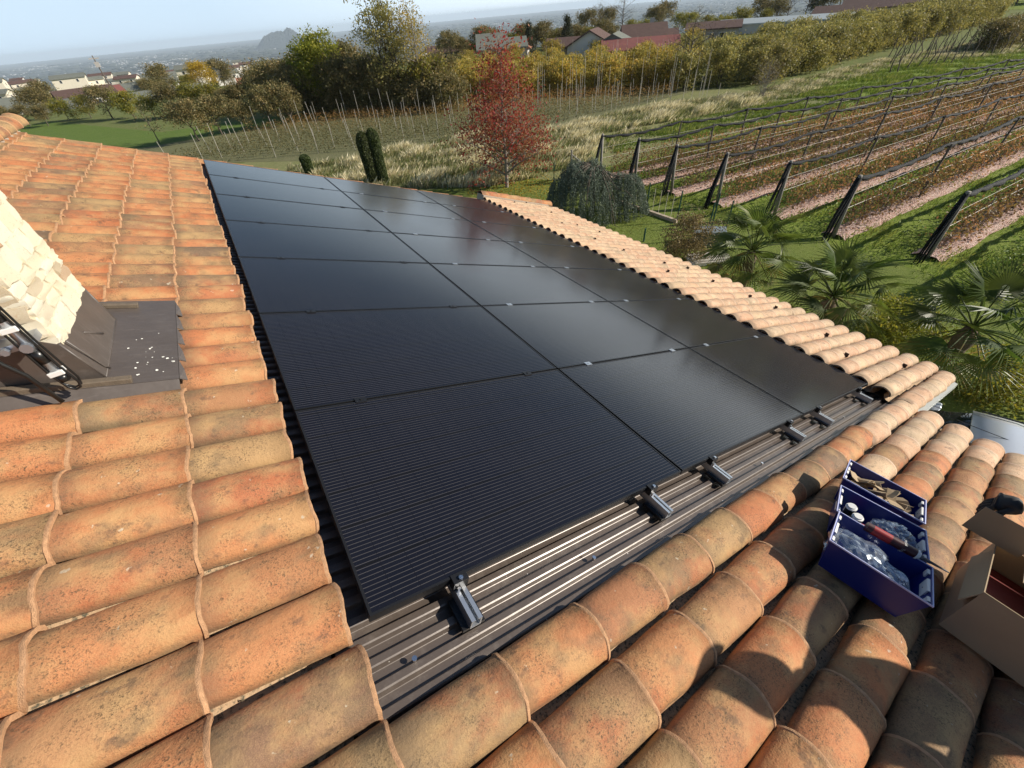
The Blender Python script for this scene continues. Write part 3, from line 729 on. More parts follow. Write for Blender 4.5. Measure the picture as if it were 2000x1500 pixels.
fo = rpart('flashing', fl, M['flash']); sdm = fo.modifiers.new('s', 'SOLIDIFY'); sdm.thickness = .004; sdm.offset = 1
fs = MB()   # seams and folds
fs.tube([(-.80, 1.63, .212), (-.72, 1.70, .03), (-.705, 1.72, .008)], .004, 6); fs.tube([(-.715, 1.63, .008), (-.715, 2.26, .008)], .004, 6)
fs.tube([(-.78, 1.85, .14), (-.74, 1.99, .06)], .007, 6); fs.tube([(-.82, 2.29, .212), (-.715, 2.26, .008)], .006, 6)
fs.tube([(-.82, 1.605, .213), (-.715, 1.63, .008)], .005, 6)
rpart('flashing_seam', fs, M['flash'], True)
trm = simple('weathered brown trim', (.13, .10, .07), .7, 0, .4, 25, .5)
tr = MB(); tr.box((-1.9, 1.562, -.01), (-.62, 1.60, .028)); bevel(rpart('edge_trim', tr, trm), .004)
tr = MB(); tr.box((-1.2, 2.42, .004), (-.62, 2.46, .03)); bevel(rpart('edge_trim', tr, trm), .004)
dp = MB(); rq = random.Random(3)
for _ in range(22):
    u = rq.uniform(-.66, -.46); v = rq.gauss(1.80, .11) if rq.random() < .8 else rq.uniform(1.6, 2.3); s_ = rq.uniform(.0015, .007); n0 = .0065
    pts = [(u + math.cos(a) * s_ * rq.uniform(.6, 1.5), v + math.sin(a) * s_ * rq.uniform(.6, 1.8), n0) for a in [k * .785 for k in range(8)]]
    dp.poly(pts)
o = rpart('bird_dropping', dp, M['dropping']); o['kind'] = 'stuff'

# ------------------------------------------------------------------ antenna mast clamped in front of the chimney
p_hi = aty(-60, 530, 1.50); p_lo = aty(128, 742, 1.50)
mast = empty('mast', (p_lo.x, 1.5, p_lo.z)); tag(mast, 'grey metal mast with black cables clamped to the stone chimney', 'mast')
L_ = 1.5
mm = MB(); mm.tube([(0, 0, 0), (0, 0, L_)], .017, 16); mm.obj('pole', M['alu'], mast, True)
for z0_, z1_ in ((.10, .16), (.30, .36), (.0, .03)): mm = MB(); mm.tube([(0, 0, z0_), (0, 0, z1_)], .020, 16); mm.obj('sleeve', M['cable'], mast, True)
for zz in (.035, .255, .40): 
    b = MB(); b.box((-.026, -.022, zz), (.026, .022, zz + .022)); bevel(b.obj('clamp', M['white'], mast), .003)
c1 = MB(); c1.tube([(.022, -.008, L_), (.022, -.008, .6), (.023, -.008, .2), (.025, -.01, .06), (.032, -.012, 0.01), (.034, -.012, -.02), (.026, -.012, -.045), (.008, -.012, -.05), (-.008, -.012, -.03), (-.020, -.012, .05), (-.022, -.012, .3), (-.022, -.012, .7), (-.022, -.012, L_)], .005, 8); c1.obj('cable', M['cable'], mast, True)
c1 = MB(); c1.tube([(.030, .005, L_), (.031, .0, .5), (.032, -.003, .2), (.040, -.006, .05), (.044, -.006, .0), (.034, -.006, -.035), (.01, -.006, -.042), (-.014, -.006, -.01), (-.026, 0, .2)], .0045, 8); c1.obj('cable', M['cable'], mast, True)
c1 = MB(); c1.tube([(-.03, -.03, .42), (-.09, -.03, .30), (-.12, -.02, .24), (-.10, -.02, .15), (-.075, -.02, .08), (-.06, -.02, -.08)], .009, 8); c1.obj('cable', M['cable'], mast, True)
b = MB(); b.box((-.1, .015, .17), (.02, .12, .20)); b.tube([(-.07, -.01, .185), (-.07, .03, .185)], .014, 6); b.tube([(0, -.03, .185), (0, .03, .185)], .02, 10); b.obj('bracket', simple('galvanised bracket', (.42, .45, .5), .4, .8), mast)

# ------------------------------------------------------------------ solar panels
PU, PVH = 1.794, 1.154; GAP = .014
gl = MB(); W_, H_ = PU - GAP, PVH - GAP; lip = .009
gl.poly([(lip, lip, -.002), (W_ - lip, lip, -.002), (W_ - lip, H_ - lip, -.002), (lip, H_ - lip, -.002)]); glm = gl.mesh('glass', M['glass_pv'])
fr = MB(); fr.box((0, 0, -.035), (W_, lip, 0)); fr.box((0, H_ - lip, -.035), (W_, H_, 0)); fr.box((0, lip, -.035), (lip, H_ - lip, 0)); fr.box((W_ - lip, lip, -.035), (W_, H_ - lip, 0)); frm = fr.mesh('frame', M['alu_black'])
bk = MB(); bk.poly([(lip, H_ - lip, -.008), (W_ - lip, H_ - lip, -.008), (W_ - lip, lip, -.008), (lip, lip, -.008)]); bkm = bk.mesh('back_sheet', M['cable'])
rown = ['nearest', 'second', 'third', 'fourth', 'fifth', 'sixth', 'farthest']; coln = ['left column beside the terracotta tiles', 'middle column of the array', 'right column beside the tile openings']
eu = ROOF.to_euler(); rt = random.Random(2)
for i in range(3):
    for j in range(7):
        p = empty('solar_panel'); p.matrix_world = Matrix.Translation(rw(i * PU, j * PVH, 0)) @ ROOF.to_3x3().to_4x4() @ Matrix.Rotation(rt.uniform(-.0012, .0012), 4, 'X') @ Matrix.Rotation(rt.uniform(-.0012, .0012), 4, 'Y')
        tag(p, 'black solar panel in the %s row from the camera, %s' % (rown[j], coln[i]), 'solar panel', 'solar panels in the roof array')
        link('glass', glm, p); link('frame', frm, p); link('back_sheet', bkm, p)
# rails with clamps
us_ = [.323, 1.49, 2.115, 3.283, 3.905, 5.055]
rl = MB(); 
for s_ in (-1, 1): rl.box((s_ * .019 - .003, -.155, -.085), (s_ * .019 + .003, 8.1, -.046)); rl.box((s_ * .014 - .008, -.155, -.046), (s_ * .014 + .008, 8.1, -.040))
rl.box((-.016, -.155, -.085), (.016, 8.1, -.080)); rlm = rl.mesh('rail_profile', M['alu'])
ft = MB(); ft.box((-.045, -.150, -.102), (.045, -.03, -.0855)); ft.box((.022, -.135, -.0855), (.030, -.06, -.055)); ftm = ft.mesh('foot_plate', M['cable'])
ec = MB(); ec.box((-.030, -.028, -.040), (.030, -.0015, .004)); ec.box((-.030, -.0015, .0005), (.030, .010, .004)); ecm = ec.mesh('end_clamp', M['alu_black'])
bo = MB(); bo.tube([(0, -.016, .004), (0, -.016, .013)], .009, 6); bo.tube([(0, -.016, .013), (0, -.016, .014)], .006, 6); bo.tube([(-.012, -.036, -.04), (-.012, -.036, -.020)], .007, 6); bom = bo.mesh('bolt', M['steel'])
mc = MB(); mc.box((-.030, -.021, .0005), (.030, .021, .0045)); mc.tube([(0, 0, .0045), (0, 0, .009)], .006, 6); mcm = mc.mesh('mid_clamp', [M['alu_black']])
mcs = mc.mesh('mid_clamp', [M['alu']])
pos = ['nearest the left-hand tiles', 'second from the left-hand tiles', 'third from the left, just past the first panel joint', 'fourth from the left, middle of the sheet', 'fifth from the left, near the right end', 'at the right end beside the tile openings']
for k, u in enumerate(us_):
    r_ = empty('mounting_rail'); r_.matrix_world = Matrix.Translation(rw(u, 0, 0)) @ ROOF.to_3x3().to_4x4()
    tag(r_, 'aluminium mounting rail stub with clamp, ' + pos[k], 'mounting rail', 'rails sticking out below the panels')
    for nm, me in (('rail_profile', rlm), ('foot_plate', ftm), ('end_clamp', ecm), ('bolt', bom)): link(nm, me, r_)
    for j in range(1, 7): link('mid_clamp', mcs if k >= 2 else mcm, r_, (0, j * PVH - GAP / 2, 0))

# ------------------------------------------------------------------ bins, box, worker on the roof
M['blue'] = simple('blue plastic', (.006, .016, .15), .32, 0, .08); M['glintrim'] = simple('sun glint on blue edge', (.42, .45, .68), .45)  # bin rim: sun glint on blue plastic painted in as a pale colour
M['card'] = simple('cardboard', (.34, .25, .15), .85, 0, .12, 6); M['cardg'] = simple('grey coated card', (.20, .20, .17), .7, 0, .08)
def rframe(u, v, n, rz=0, tx=0, ty=0):
    return Matrix.Translation(rw(u, v, n)) @ ROOF.to_3x3().to_4x4() @ Matrix.Rotation(rz, 4, 'Z') @ Matrix.Rotation(tx, 4, 'X') @ Matrix.Rotation(ty, 4, 'Y')
def crate(u, v, n, rz, a, b, h, label, tx=0, ty=0):
    """open picking bin: x = a, y = b, z = h"""
    t = empty('storage_bin'); t.matrix_world = rframe(u, v, n, rz, tx, ty); tag(t, label, 'storage bin', 'blue plastic bins on the roof tiles')
    q = .82; th = .004
    o = MB(); A0, B0 = a / 2 * q, b / 2 * q; A1, B1 = a / 2, b / 2
    bot = [(-A0, -B0, 0), (A0, -B0, 0), (A0, B0, 0), (-A0, B0, 0)]; top = [(-A1, -B1, h), (A1, -B1, h), (A1, B1, h), (-A1, B1, h)]
    o.poly(bot[::-1])
    for k in range(4): o.poly([bot[k], bot[(k + 1) % 4], top[(k + 1) % 4], top[k]])
    s = o.obj('bin_body', M['blue'], t); md = s.modifiers.new('s', 'SOLIDIFY'); md.thickness = th; md.offset = -1
    r = MB(); w = .0045
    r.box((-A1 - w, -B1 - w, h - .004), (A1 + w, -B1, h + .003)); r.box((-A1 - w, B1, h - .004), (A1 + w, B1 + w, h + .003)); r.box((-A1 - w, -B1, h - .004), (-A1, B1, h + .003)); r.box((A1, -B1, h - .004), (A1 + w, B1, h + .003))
    r.obj('rim', M['glintrim'], t)
    for sy in (-1, 1):
        l = MB(); y = sy * (B1 - .012)
        for (xa, xb, za) in ((-A1 * .85, -A1 * .62, .03), (-A1 * .35, A1 * .3, .055), (A1 * .60, A1 * .84, .03)): l.box((xa, y - .003, h - za), (xb, y + .003, h - .004)); l.box((xa, min(y, sy * B1), h - .006), (xb, max(y, sy * B1), h - .002))
        l.obj('label_holder', M['white'], t)
        d_ = MB()
        d_.tube([(0, y - .004, h - .032), (0, y + .004, h - .032)], .003, 6); d_.obj('rivet', M['cable'], t)
    return t
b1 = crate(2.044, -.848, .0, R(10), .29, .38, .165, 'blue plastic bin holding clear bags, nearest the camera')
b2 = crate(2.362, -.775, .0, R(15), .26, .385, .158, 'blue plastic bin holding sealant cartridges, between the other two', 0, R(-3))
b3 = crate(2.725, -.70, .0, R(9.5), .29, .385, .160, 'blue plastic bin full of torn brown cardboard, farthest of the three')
def bagmat():
    t = NT('clear plastic film'); t.b.inputs['Transmission Weight'].default_value = 0
    tr = t.n('ShaderNodeBsdfTransparent'); gl_ = t.n('ShaderNodeBsdfGlossy'); gl_.inputs[0].default_value = (.8, .87, .95, 1); gl_.inputs['Roughness'].default_value = .18
    df = t.n('ShaderNodeBsdfDiffuse'); df.inputs[0].default_value = (.45, .52, .62, 1)
    m1 = t.n('ShaderNodeMixShader'); m1.inputs[0].default_value = .45; t.l(gl_.outputs[0], m1.inputs[1]); t.l(df.outputs[0], m1.inputs[2])
    m2 = t.n('ShaderNodeMixShader'); t.l(t.math('MULTIPLY_ADD', t.noise(t.coord(), 30, 3), .6, .05), m2.inputs[0]); t.l(tr.outputs[0], m2.inputs[1]); t.l(m1.outputs[0], m2.inputs[2]); t.l(m2.outputs[0], t.out.inputs[0]); return t.m
M['film'] = bagmat()
def bag(fr_, loc, size, seed, label):
    bm = bmesh.new(); bmesh.ops.create_icosphere(bm, subdivisions=4, radius=1)
    rg_ = np.random.default_rng(seed); K = rg_.normal(size=(9, 3)) * 3; ph = rg_.uniform(0, 6, 9)
    for v in bm.verts:
        c = np.array(v.co); s = sum(abs(math.sin(c @ K[k] * (1 + (k > 4)) + ph[k])) * (.13 if k < 5 else .075) for k in range(9)); c = c * (.5 + s)
        v.co = Vector((c[0] * size[0], c[1] * size[1], max(c[2], -.75) * size[2]))
    me = bpy.data.meshes.new('plastic_bag'); bm.to_mesh(me); bm.free(); me.materials.append(M['film'])
    o = link('plastic_bag', me); o.matrix_world = fr_ @ Matrix.Translation(loc); tag(o, label, 'plastic bag'); return o
F1 = rframe(2.044, -.848, .0, R(10)); F2 = rframe(2.362, -.775, .0, R(15), 0, R(-3)); F3 = rframe(2.725, -.70, .0, R(9.5))
bag(F1, (-.01, .06, .085), (.09, .11, .075), 1, 'crumpled clear bag in the nearest bin, end towards the panels')
bag(F1, (-.01, -.06, .07), (.085, .08, .06), 2, 'crumpled clear bag in the nearest bin, end towards the cardboard box')
bag(F2, (.02, -.09, .095), (.08, .09, .055), 3, 'clear bag in the middle bin beside the white nozzle')
def cart(fr_, p0, d, body, label, nozzle=None, capc='white', txt=None, L=.215, r=.0235, coll='white'):
    t = empty('sealant_cartridge'); z = Vector(d).normalized(); qz = z.to_track_quat('Z', 'X').to_matrix().to_4x4(); t.matrix_world = fr_ @ Matrix.Translation(p0) @ qz; tag(t, label, 'cartridge')
    b = MB(); b.tube([(0, 0, 0), (0, 0, L)], r, 20); b.obj('tube_body', body, t, False); autosmooth(t.children[0].data if t.children else bpy.data.meshes[-1])
    c = MB(); c.tube([(0, 0, L), (0, 0, L + .008), (0, 0, L + .009), (0, 0, L + .016)], [r * 1.05, r * 1.05, r * .8, r * .8], 20); c.obj('cap', M[capc], t)
    if nozzle:
        c = MB(); c.tube([(0, 0, L + .016), (0, 0, L + .03), (0, 0, L + .031), (0, 0, L + .13)], [.011, .011, .008, .003], 12); c.obj('nozzle', nozzle, t, True)
    b = MB(); b.tube([(0, 0, L * .12), (0, 0, L * .5)], r * 1.01, 20, 0, False); b.obj('label_band', simple('label ' + label[:12], (.10, .22, .05) if capc == 'white' and not nozzle else (.30, .02, .02), .4), t, True)
    if txt:
        tc_ = bpy.data.curves.new('lettering', 'FONT'); tc_.body = txt; tc_.size = .016; tc_.align_x = 'CENTER'; tc_.materials.append(M['white'])
        tob = bpy.data.objects.new('lettering', tc_); col.objects.link(tob); bpy.context.view_layer.update(); tme = bpy.data.meshes.new_from_object(tob.evaluated_get(bpy.context.evaluated_depsgraph_get())); bpy.data.objects.remove(tob)
        for an in (0, 120, 240):
            to = link('lettering', tme, t)
            to.matrix_basis = Matrix.Rotation(R(an), 4, 'Z') @ Matrix.Translation((r * 1.06, 0, L * .72)) @ Matrix.Rotation(R(90), 4, 'Z') @ Matrix.Rotation(R(90), 4, 'X')
    return t
dk = simple('dark printed tube', (.02, .025, .02), .3)
cart(F2, (-.035, .118, .015), (-.18, .16, 1), dk, 'dark sealant cartridge with white cap, standing at the corner of the middle bin', txt='TYTAN', L=.165)
cart(F2, (-.085, .092, .015), (-.2, .12, 1), dk, 'dark sealant cartridge with white cap, standing nearest the camera in the middle bin', txt='TYTAN', L=.16)
cart(F2, (-.055, .10, .085), (.12, -1, .10), dk, 'sealant cartridge lying in the middle bin with its long white nozzle on', M['white'], L=.13)
cart(F1, (.135, .08, .180), (.12, -1, -.02), simple('dark red print tube', (.05, .012, .012), .35), 'red and black sealant cartridge lying across the bin rims', simple('grey nozzle', (.10, .11, .13), .4), txt='TYTAN', L=.20)
def torn(fr_, n, seed):
    rg_ = random.Random(seed)
    for k in range(n):
        mb = MB(); w, l = rg_.uniform(.03, .06), rg_.uniform(.05, .10); N = 7
        pts = []
        for i in range(N):
            x = (i / (N - 1) - .5) * 2 * l; z = .02 * math.sin(i * 1.3 + rg_.uniform(0, 2)); pts.append((x, -w + rg_.uniform(-.012, .012), z, w + rg_.uniform(-.02, .02)))
        for a, b in zip(pts, pts[1:]): mb.poly([(a[0], a[1], a[2]), (b[0], b[1], b[2]), (b[0], b[3], b[2] + .006), (a[0], a[3], a[2] + .006)])
        o = mb.obj('torn_cardboard', M['card']); o.matrix_world = fr_ @ Matrix.Translation((rg_.uniform(-.07, .07), rg_.uniform(-.13, .13), .09 + .008 * k)) @ Matrix.Rotation(rg_.uniform(0, 6), 4, 'Z') @ Matrix.Rotation(rg_.uniform(-.8, .8), 4, 'X')
        md = o.modifiers.new('s', 'SOLIDIFY'); md.thickness = .003
        tag(o, 'torn piece of brown cardboard heaped in the farthest blue bin', 'cardboard', 'torn cardboard in the farthest bin')
torn(F3, 9, 4)
# cardboard box
cbx = empty('cardboard_box'); FB = rframe(2.42, -1.335, .0, R(1)); cbx.matrix_world = FB; tag(cbx, 'open brown cardboard box with raised flaps beside the blue bins', 'box')
a, b, h, th = .285, .19, .25, .004
bb = MB(); bb.box((-a, -b, 0), (a, b, th)); bb.box((-a, -b, th), (-a + th, b, h)); bb.box((a - th, -b, th), (a, b, h)); bb.box((-a + th, -b, th), (a - th, -b + th, h)); bb.box((-a + th, b - th, th), (a - th, b, h)); bb.obj('box_body', M['card'], cbx)
def flap(p, q, out, up, ln, mat, nm='flap'):
    p, q = Vector(p), Vector(q); d = Vector((out[0] * math.cos(up), out[1] * math.cos(up), math.sin(up))) * ln
    mb = MB(); mb.poly([p, q, q + d, p + d]); o = mb.obj(nm, mat, cbx); md = o.modifiers.new('s', 'SOLIDIFY'); md.thickness = .004; return o
flap((a - .07, b + .13, h), (a - .06, b - .08, h), (1, 0), R(104), .16, M['card'])
flap((-.06, -b, h), (a, -b, h), (0, 1), R(6), .29, M['card'])
flap((-a, b, h - .01), (a * .6, b, h - .01), (0, 1), R(-72), .09, M['card'])
rd = MB(); rd.box((-a + .03, -b + .03, .006), (a - .02, b - .03, .12)); o = rd.obj('inner_carton', simple('red carton', (.20, .02, .012), .5)); o.matrix_world = FB; tag(o, 'red carton lying inside the brown cardboard box', 'carton'); bevel(o, .004)

# ------------------------------------------------------------------ worker at the right, reaching in from outside the frame
def skin_body(name, V, E, Rr, mat, parent=None, root=0, sub=2):
    me = bpy.data.meshes.new(name); me.from_pydata(V, E, []); me.materials.append(mat); o = link(name, me, parent)
    md = o.modifiers.new('skin', 'SKIN'); md.use_smooth_shade = True
    for k, r in enumerate(Rr):
        sv = me.skin_vertices[0].data[k]; sv.radius = (r, r) if not hasattr(r, '__len__') else r; sv.use_root = (k == root)
    s = o.modifiers.new('s', 'SUBSURF'); s.levels = sub; s.render_levels = sub; return o
hand = roofp(1958, 985, .42); 
PB = Vector((3.0, -2.06, .02))
def rp(u, v, n): return tuple(rw(u, v, n))
base = rw(PB.x, PB.y, 0)
wk = empty('person', base); tag(wk, 'worker in black clothes reaching a gloved hand in from the right', 'person')
up = Vector((0, 0, 1)); fw = Vector((-.75, .66, 0)); sd_ = Vector((.66, .75, 0))   # facing up-left towards the bins
def P_(f, s, h): 
    q = base + fw * f + sd_ * s + up * h - base; return (q.x, q.y, q.z)
hl = (rw(hand.x, hand.y, hand.z) - base)
sh_r = Vector(P_(.39, .19, 1.22)); el_r = sh_r.lerp(hl, .5) + Vector((0.05, -.05, .02)); wr = el_r.lerp(hl, .86)
Vv = [P_(0, 0, .92), P_(.06, 0, 1.05), P_(.20, 0, 1.22), P_(.34, 0, 1.28), P_(.42, 0, 1.36), P_(.46, 0, 1.42),          # 0-5 spine to neck
      P_(-.02, .11, .86), P_(.10, .16, .48), P_(-.04, .17, .10), P_(-.02, -.11, .86), P_(.12, -.17, .50), P_(.0, -.18, .12),     # legs
      P_(.35, .10, 1.29), tuple(sh_r), tuple(el_r), tuple(wr), P_(.35, -.10, 1.29), P_(.39, -.20, 1.22), P_(.52, -.26, 1.04), P_(.62, -.16, .84)]
Ee = [(0, 1), (1, 2), (2, 3), (3, 4), (4, 5), (0, 6), (6, 7), (7, 8), (0, 9), (9, 10), (10, 11), (3, 12), (12, 13), (13, 14), (14, 15), (3, 16), (16, 17), (17, 18), (18, 19)]
Rr = [.14, .135, .15, .15, .065, .06, .10, .068, .05, .10, .068, .05, .08, .075, .052, .042, .08, .075, .052, .042]
Rr[14] = .075; Rr[15] = .06
blk = simple('black work clothes', (.012, .012, .013), .85, 0, .3, 30, .6); skn = simple('skin', (.45, .27, .19), .6)
skin_body('clothed_body', Vv, Ee, Rr, blk, wk)
hd_ = bmesh.new(); bmesh.ops.create_uvsphere(hd_, u_segments=20, v_segments=14, radius=.105)
for v in hd_.verts:
    v.co = Vector((v.co.x * .86, v.co.y * .98, v.co.z * 1.2)); 
    if v.co.x > .06 and abs(v.co.y) < .03 and -.04 < v.co.z < .02: v.co.x += .025
me = bpy.data.meshes.new('head'); hd_.to_mesh(me); hd_.free(); me.materials.append(skn); ho = link('head', me, wk); ho.location = P_(.53, 0, 1.50); ho.rotation_euler = (0, R(35), math.atan2(fw.y, fw.x)); me.polygons.foreach_set('use_smooth', [True] * len(me.polygons))
hh_ = bmesh.new(); bmesh.ops.create_uvsphere(hh_, u_segments=20, v_segments=14, radius=.118)
bmesh.ops.delete(hh_, geom=[v for v in hh_.verts if v.co.z < -.03 or (v.co.x > .05 and v.co.z < .04)], context='VERTS')
me = bpy.data.meshes.new('beanie'); hh_.to_mesh(me); hh_.free(); me.materials.append(blk); bo_ = link('beanie', me, wk); bo_.location = P_(.53, 0, 1.52); bo_.rotation_euler = (0, R(35), math.atan2(fw.y, fw.x))
for sx in (.17, -.18):
    bt_ = MB(); f0 = Vector(P_(-.06, sx, .05)); f1 = Vector(P_(.16, sx, .03)); bt_.tube([f0 + Vector((0, 0, .08)), f0, f0.lerp(f1, .5), f1], [.052, .056, .05, .036], 10); bt_.obj('boot', M['cable'], wk, True)
pd_ = (hl - wr).normalized(); sdv = pd_.cross(Vector((0, 0, 1))).normalized()
gv = [tuple(wr), tuple(wr + pd_ * .05), tuple(wr + pd_ * .095)]; ge = [(0, 1), (1, 2)]; gr = [.050, (.052, .036), (.050, .030)]
for k, (off, ln) in enumerate(((-.034, .055), (-.011, .068), (.012, .064), (.034, .050))):
    i0 = len(gv); q = wr + pd_ * .095 + sdv * off; dn = Vector((0, 0, -1))
    gv += [tuple(q), tuple(q + pd_ * ln * .45 + dn * .016), tuple(q + pd_ * ln * .55 + dn * .045), tuple(q + pd_ * ln * .3 + dn * .060)]; gr += [.0145, .014, .013, .011]; ge += [(2, i0), (i0, i0 + 1), (i0 + 1, i0 + 2), (i0 + 2, i0 + 3)]
i0 = len(gv); q = wr + pd_ * .03 - sdv * .035; gv += [tuple(q), tuple(q - sdv * .03 + pd_ * .03), tuple(q - sdv * .035 + pd_ * .065 + Vector((0, 0, -.012)))]; gr += [.014, .012, .010]; ge += [(1, i0), (i0, i0 + 1), (i0 + 1, i0 + 2)]
skin_body('glove', gv, ge, gr, simple('black glove', (.015, .015, .016), .7), wk, 0, 1)

# ------------------------------------------------------------------ parked car beside the house (roof seen past the eaves)
car = empty('parked_car', (9.25, -1.25, -6), R(0)); tag(car, 'silver parked car seen below the eaves beside the house', 'car')
carp = simple('silver car paint', (.66, .70, .74), .25, .3, .03); cg = simple('car glass', (.015, .018, .02), .05)
car.rotation_euler = (0, 0, R(104))
def loft(secs, mat, name, parent):
    mb = MB(); n = len(secs[0])
    for s in secs: mb.v += s
    for k in range(len(secs) - 1):
        for j in range(n): j2 = (j + 1) % n; mb.f.append((k * n + j, k * n + j2, (k + 1) * n + j2, (k + 1) * n + j)); mb.m.append(0)
    mb.f.append(tuple(range(n))[::-1]); mb.m.append(0); mb.f.append(tuple((len(secs) - 1) * n + j for j in range(n))); mb.m.append(0)
    o = mb.obj(name, mat, parent, True); return o
def sec(x, w, z0, z1, k=.25): return [(x, -w, z0), (x, -w, z1 - k * .3), (x, -w * .86, z1), (x, 0, z1 + .03), (x, w * .86, z1), (x, w, z1 - k * .3), (x, w, z0), (x, 0, z0)]
loft([sec(-2.1, .70, .35, .75), sec(-1.9, .84, .25, .92), sec(-.9, .88, .22, .98), (sec(.6, .88, .22, .98)), sec(1.5, .86, .24, .90), sec(2.0, .78, .30, .72)], carp, 'body', car)
loft([sec(-1.75, .70, .93, .97, .05), sec(-1.35, .70, .93, 1.36), sec(-.3, .68, .93, 1.44), sec(.25, .66, .93, 1.38), sec(1.05, .68, .9, .95, .05)], cg, 'window_band', car)
loft([[(x, -w, z), (x, -w * .7, z + .03), (x, 0, z + .055), (x, w * .7, z + .03), (x, w, z), (x, 0, z - .02)] for x, w, z in ((-1.55, .62, 1.30), (-1.2, .66, 1.40), (-.3, .66, 1.45), (.25, .63, 1.40))], carp, 'car_roof', car)
for sx, sy in ((-1.3, -.82), (-1.3, .82), (1.3, -.82), (1.3, .82)):
    w = MB(); w.tube([(sx, sy - .1, .31), (sx, sy + .1, .31)], .31, 20); w.obj('wheel', M['cable'], car)
for sy in (-.62, .62): w = MB(); w.tube([(-1.35, sy, 1.41), (-.5, sy, 1.50), (.15, sy, 1.45)], .014, 6); w.obj('roof_rail', M['cable'], car)
w = MB(); w.tube([(-.2, 0, 1.49), (.5, 0.05, 1.56)], .006, 6); w.obj('aerial', M['cable'], car)
for sy in (-.95, .95): w = MB(); w.box((.55, sy - .09, .95), (.72, sy + .09, 1.08)); bevel(w.obj('wing_mirror', carp, car), .03)

# ------------------------------------------------------------------ palms
def fan(rng_, L=.62, n=34):
    """one fan leaf lying along +x from the petiole tip"""
    V = []; F = []
    for k in range(n):
        a = (k / (n - 1) - .5) * R(235); ln = L * (1 - .25 * abs(a) / 2.05) * rng_.uniform(.9, 1.05); w = .017
        d = Vector((math.cos(a), math.sin(a), 0)); s = Vector((-d.y, d.x, 0)); b0 = d * .04
        p1 = d * ln * .40 + Vector((0, 0, .015 - .02 * abs(a))); p2 = d * ln + Vector((0, 0, -.10 * rng_.uniform(.3, 1.4) * ln / L - .04 * abs(a)))
        i = len(V); V += [b0 - s * .004, p1 - s * w * .62 + Vector((0, 0, .008)), p1 + s * w * .62 + Vector((0, 0, -.008)), b0 + s * .004, p2]
        F += [(i, i + 1, i + 2, i + 3), (i + 1, i + 4, i + 4, i + 2)]
    return V, F
def palm(loc, seed, label, th=1.9, sc=1.0, nf=30):
    rg_ = random.Random(seed); t = empty('palm_tree', loc); t.scale = (sc,) * 3; tag(t, label, 'palm', 'palms beside the house')
    mb = MB(); N = 9
    mb.tube([(rg_.uniform(-.02, .02), rg_.uniform(-.02, .02), th * k / (N - 1)) for k in range(N)], [.10 + .02 * (k % 2) + (.02 if k > 5 else 0) - .05 * (k == 8) for k in range(N)], 10); mb.obj('trunk', M['palmtr'], t, True)
    for k in range(nf):
        el = R(82 - 125 * (k / nf) ** .85 + rg_.uniform(-8, 8)); an = k * 2.39996 + rg_.uniform(-.3, .3); pl = rg_.uniform(.48, .72)
        c0 = Vector((0, 0, th)); d = Vector((math.cos(an) * math.cos(el), math.sin(an) * math.cos(el), math.sin(el)))
        e = c0 + d * pl + Vector((0, 0, -.08 * (1 if el < .7 else 0))); V, F = fan(rg_, rg_.uniform(.52, .68))
        M_ = Matrix.Translation(e) @ d.to_track_quat('X', 'Z').to_matrix().to_4x4() @ Matrix.Rotation(rg_.uniform(-.5, .5), 4, 'X') @ Matrix.Rotation(R(rg_.uniform(5, 35)), 4, 'Y')
        m_ = MB(); m_.v = [tuple(M_ @ v) for v in V]; m_.f = [tuple(dict.fromkeys(f)) for f in F]; m_.m = [0] * len(F)
        m_.tube([c0, c0.lerp(e, .5) + Vector((0, 0, .03)), e, e + d * .05], [.014, .010, .008, .004], 5)
        tn = .1 + .8 * rg_.random() if el > -.35 else .95; ti = [min(1, max(0, tn + rg_.uniform(-.12, .12))) for _ in m_.f]
        link('frond', m_.mesh('frond', M['l_palm'], False, ti), t)
    return t
def at_h(px, py, z): return gz(px, py, z)
for (px, py, zc, sd0, sc, lb) in ((1470, 490, -4.0, 1, 1.3, 'fan palm behind the tiles, the one nearest the weeping cedar'), (1628, 578, -4.05, 2, 1.3, 'fan palm behind the eaves, between the other two palms'), (1900, 640, -4.0, 3, 1.35, 'largest fan palm, at the right edge above the parked car')):
    q = at_h(px, py, zc); palm((q.x, q.y, -6), sd0, lb, (zc + 6) / sc, sc)

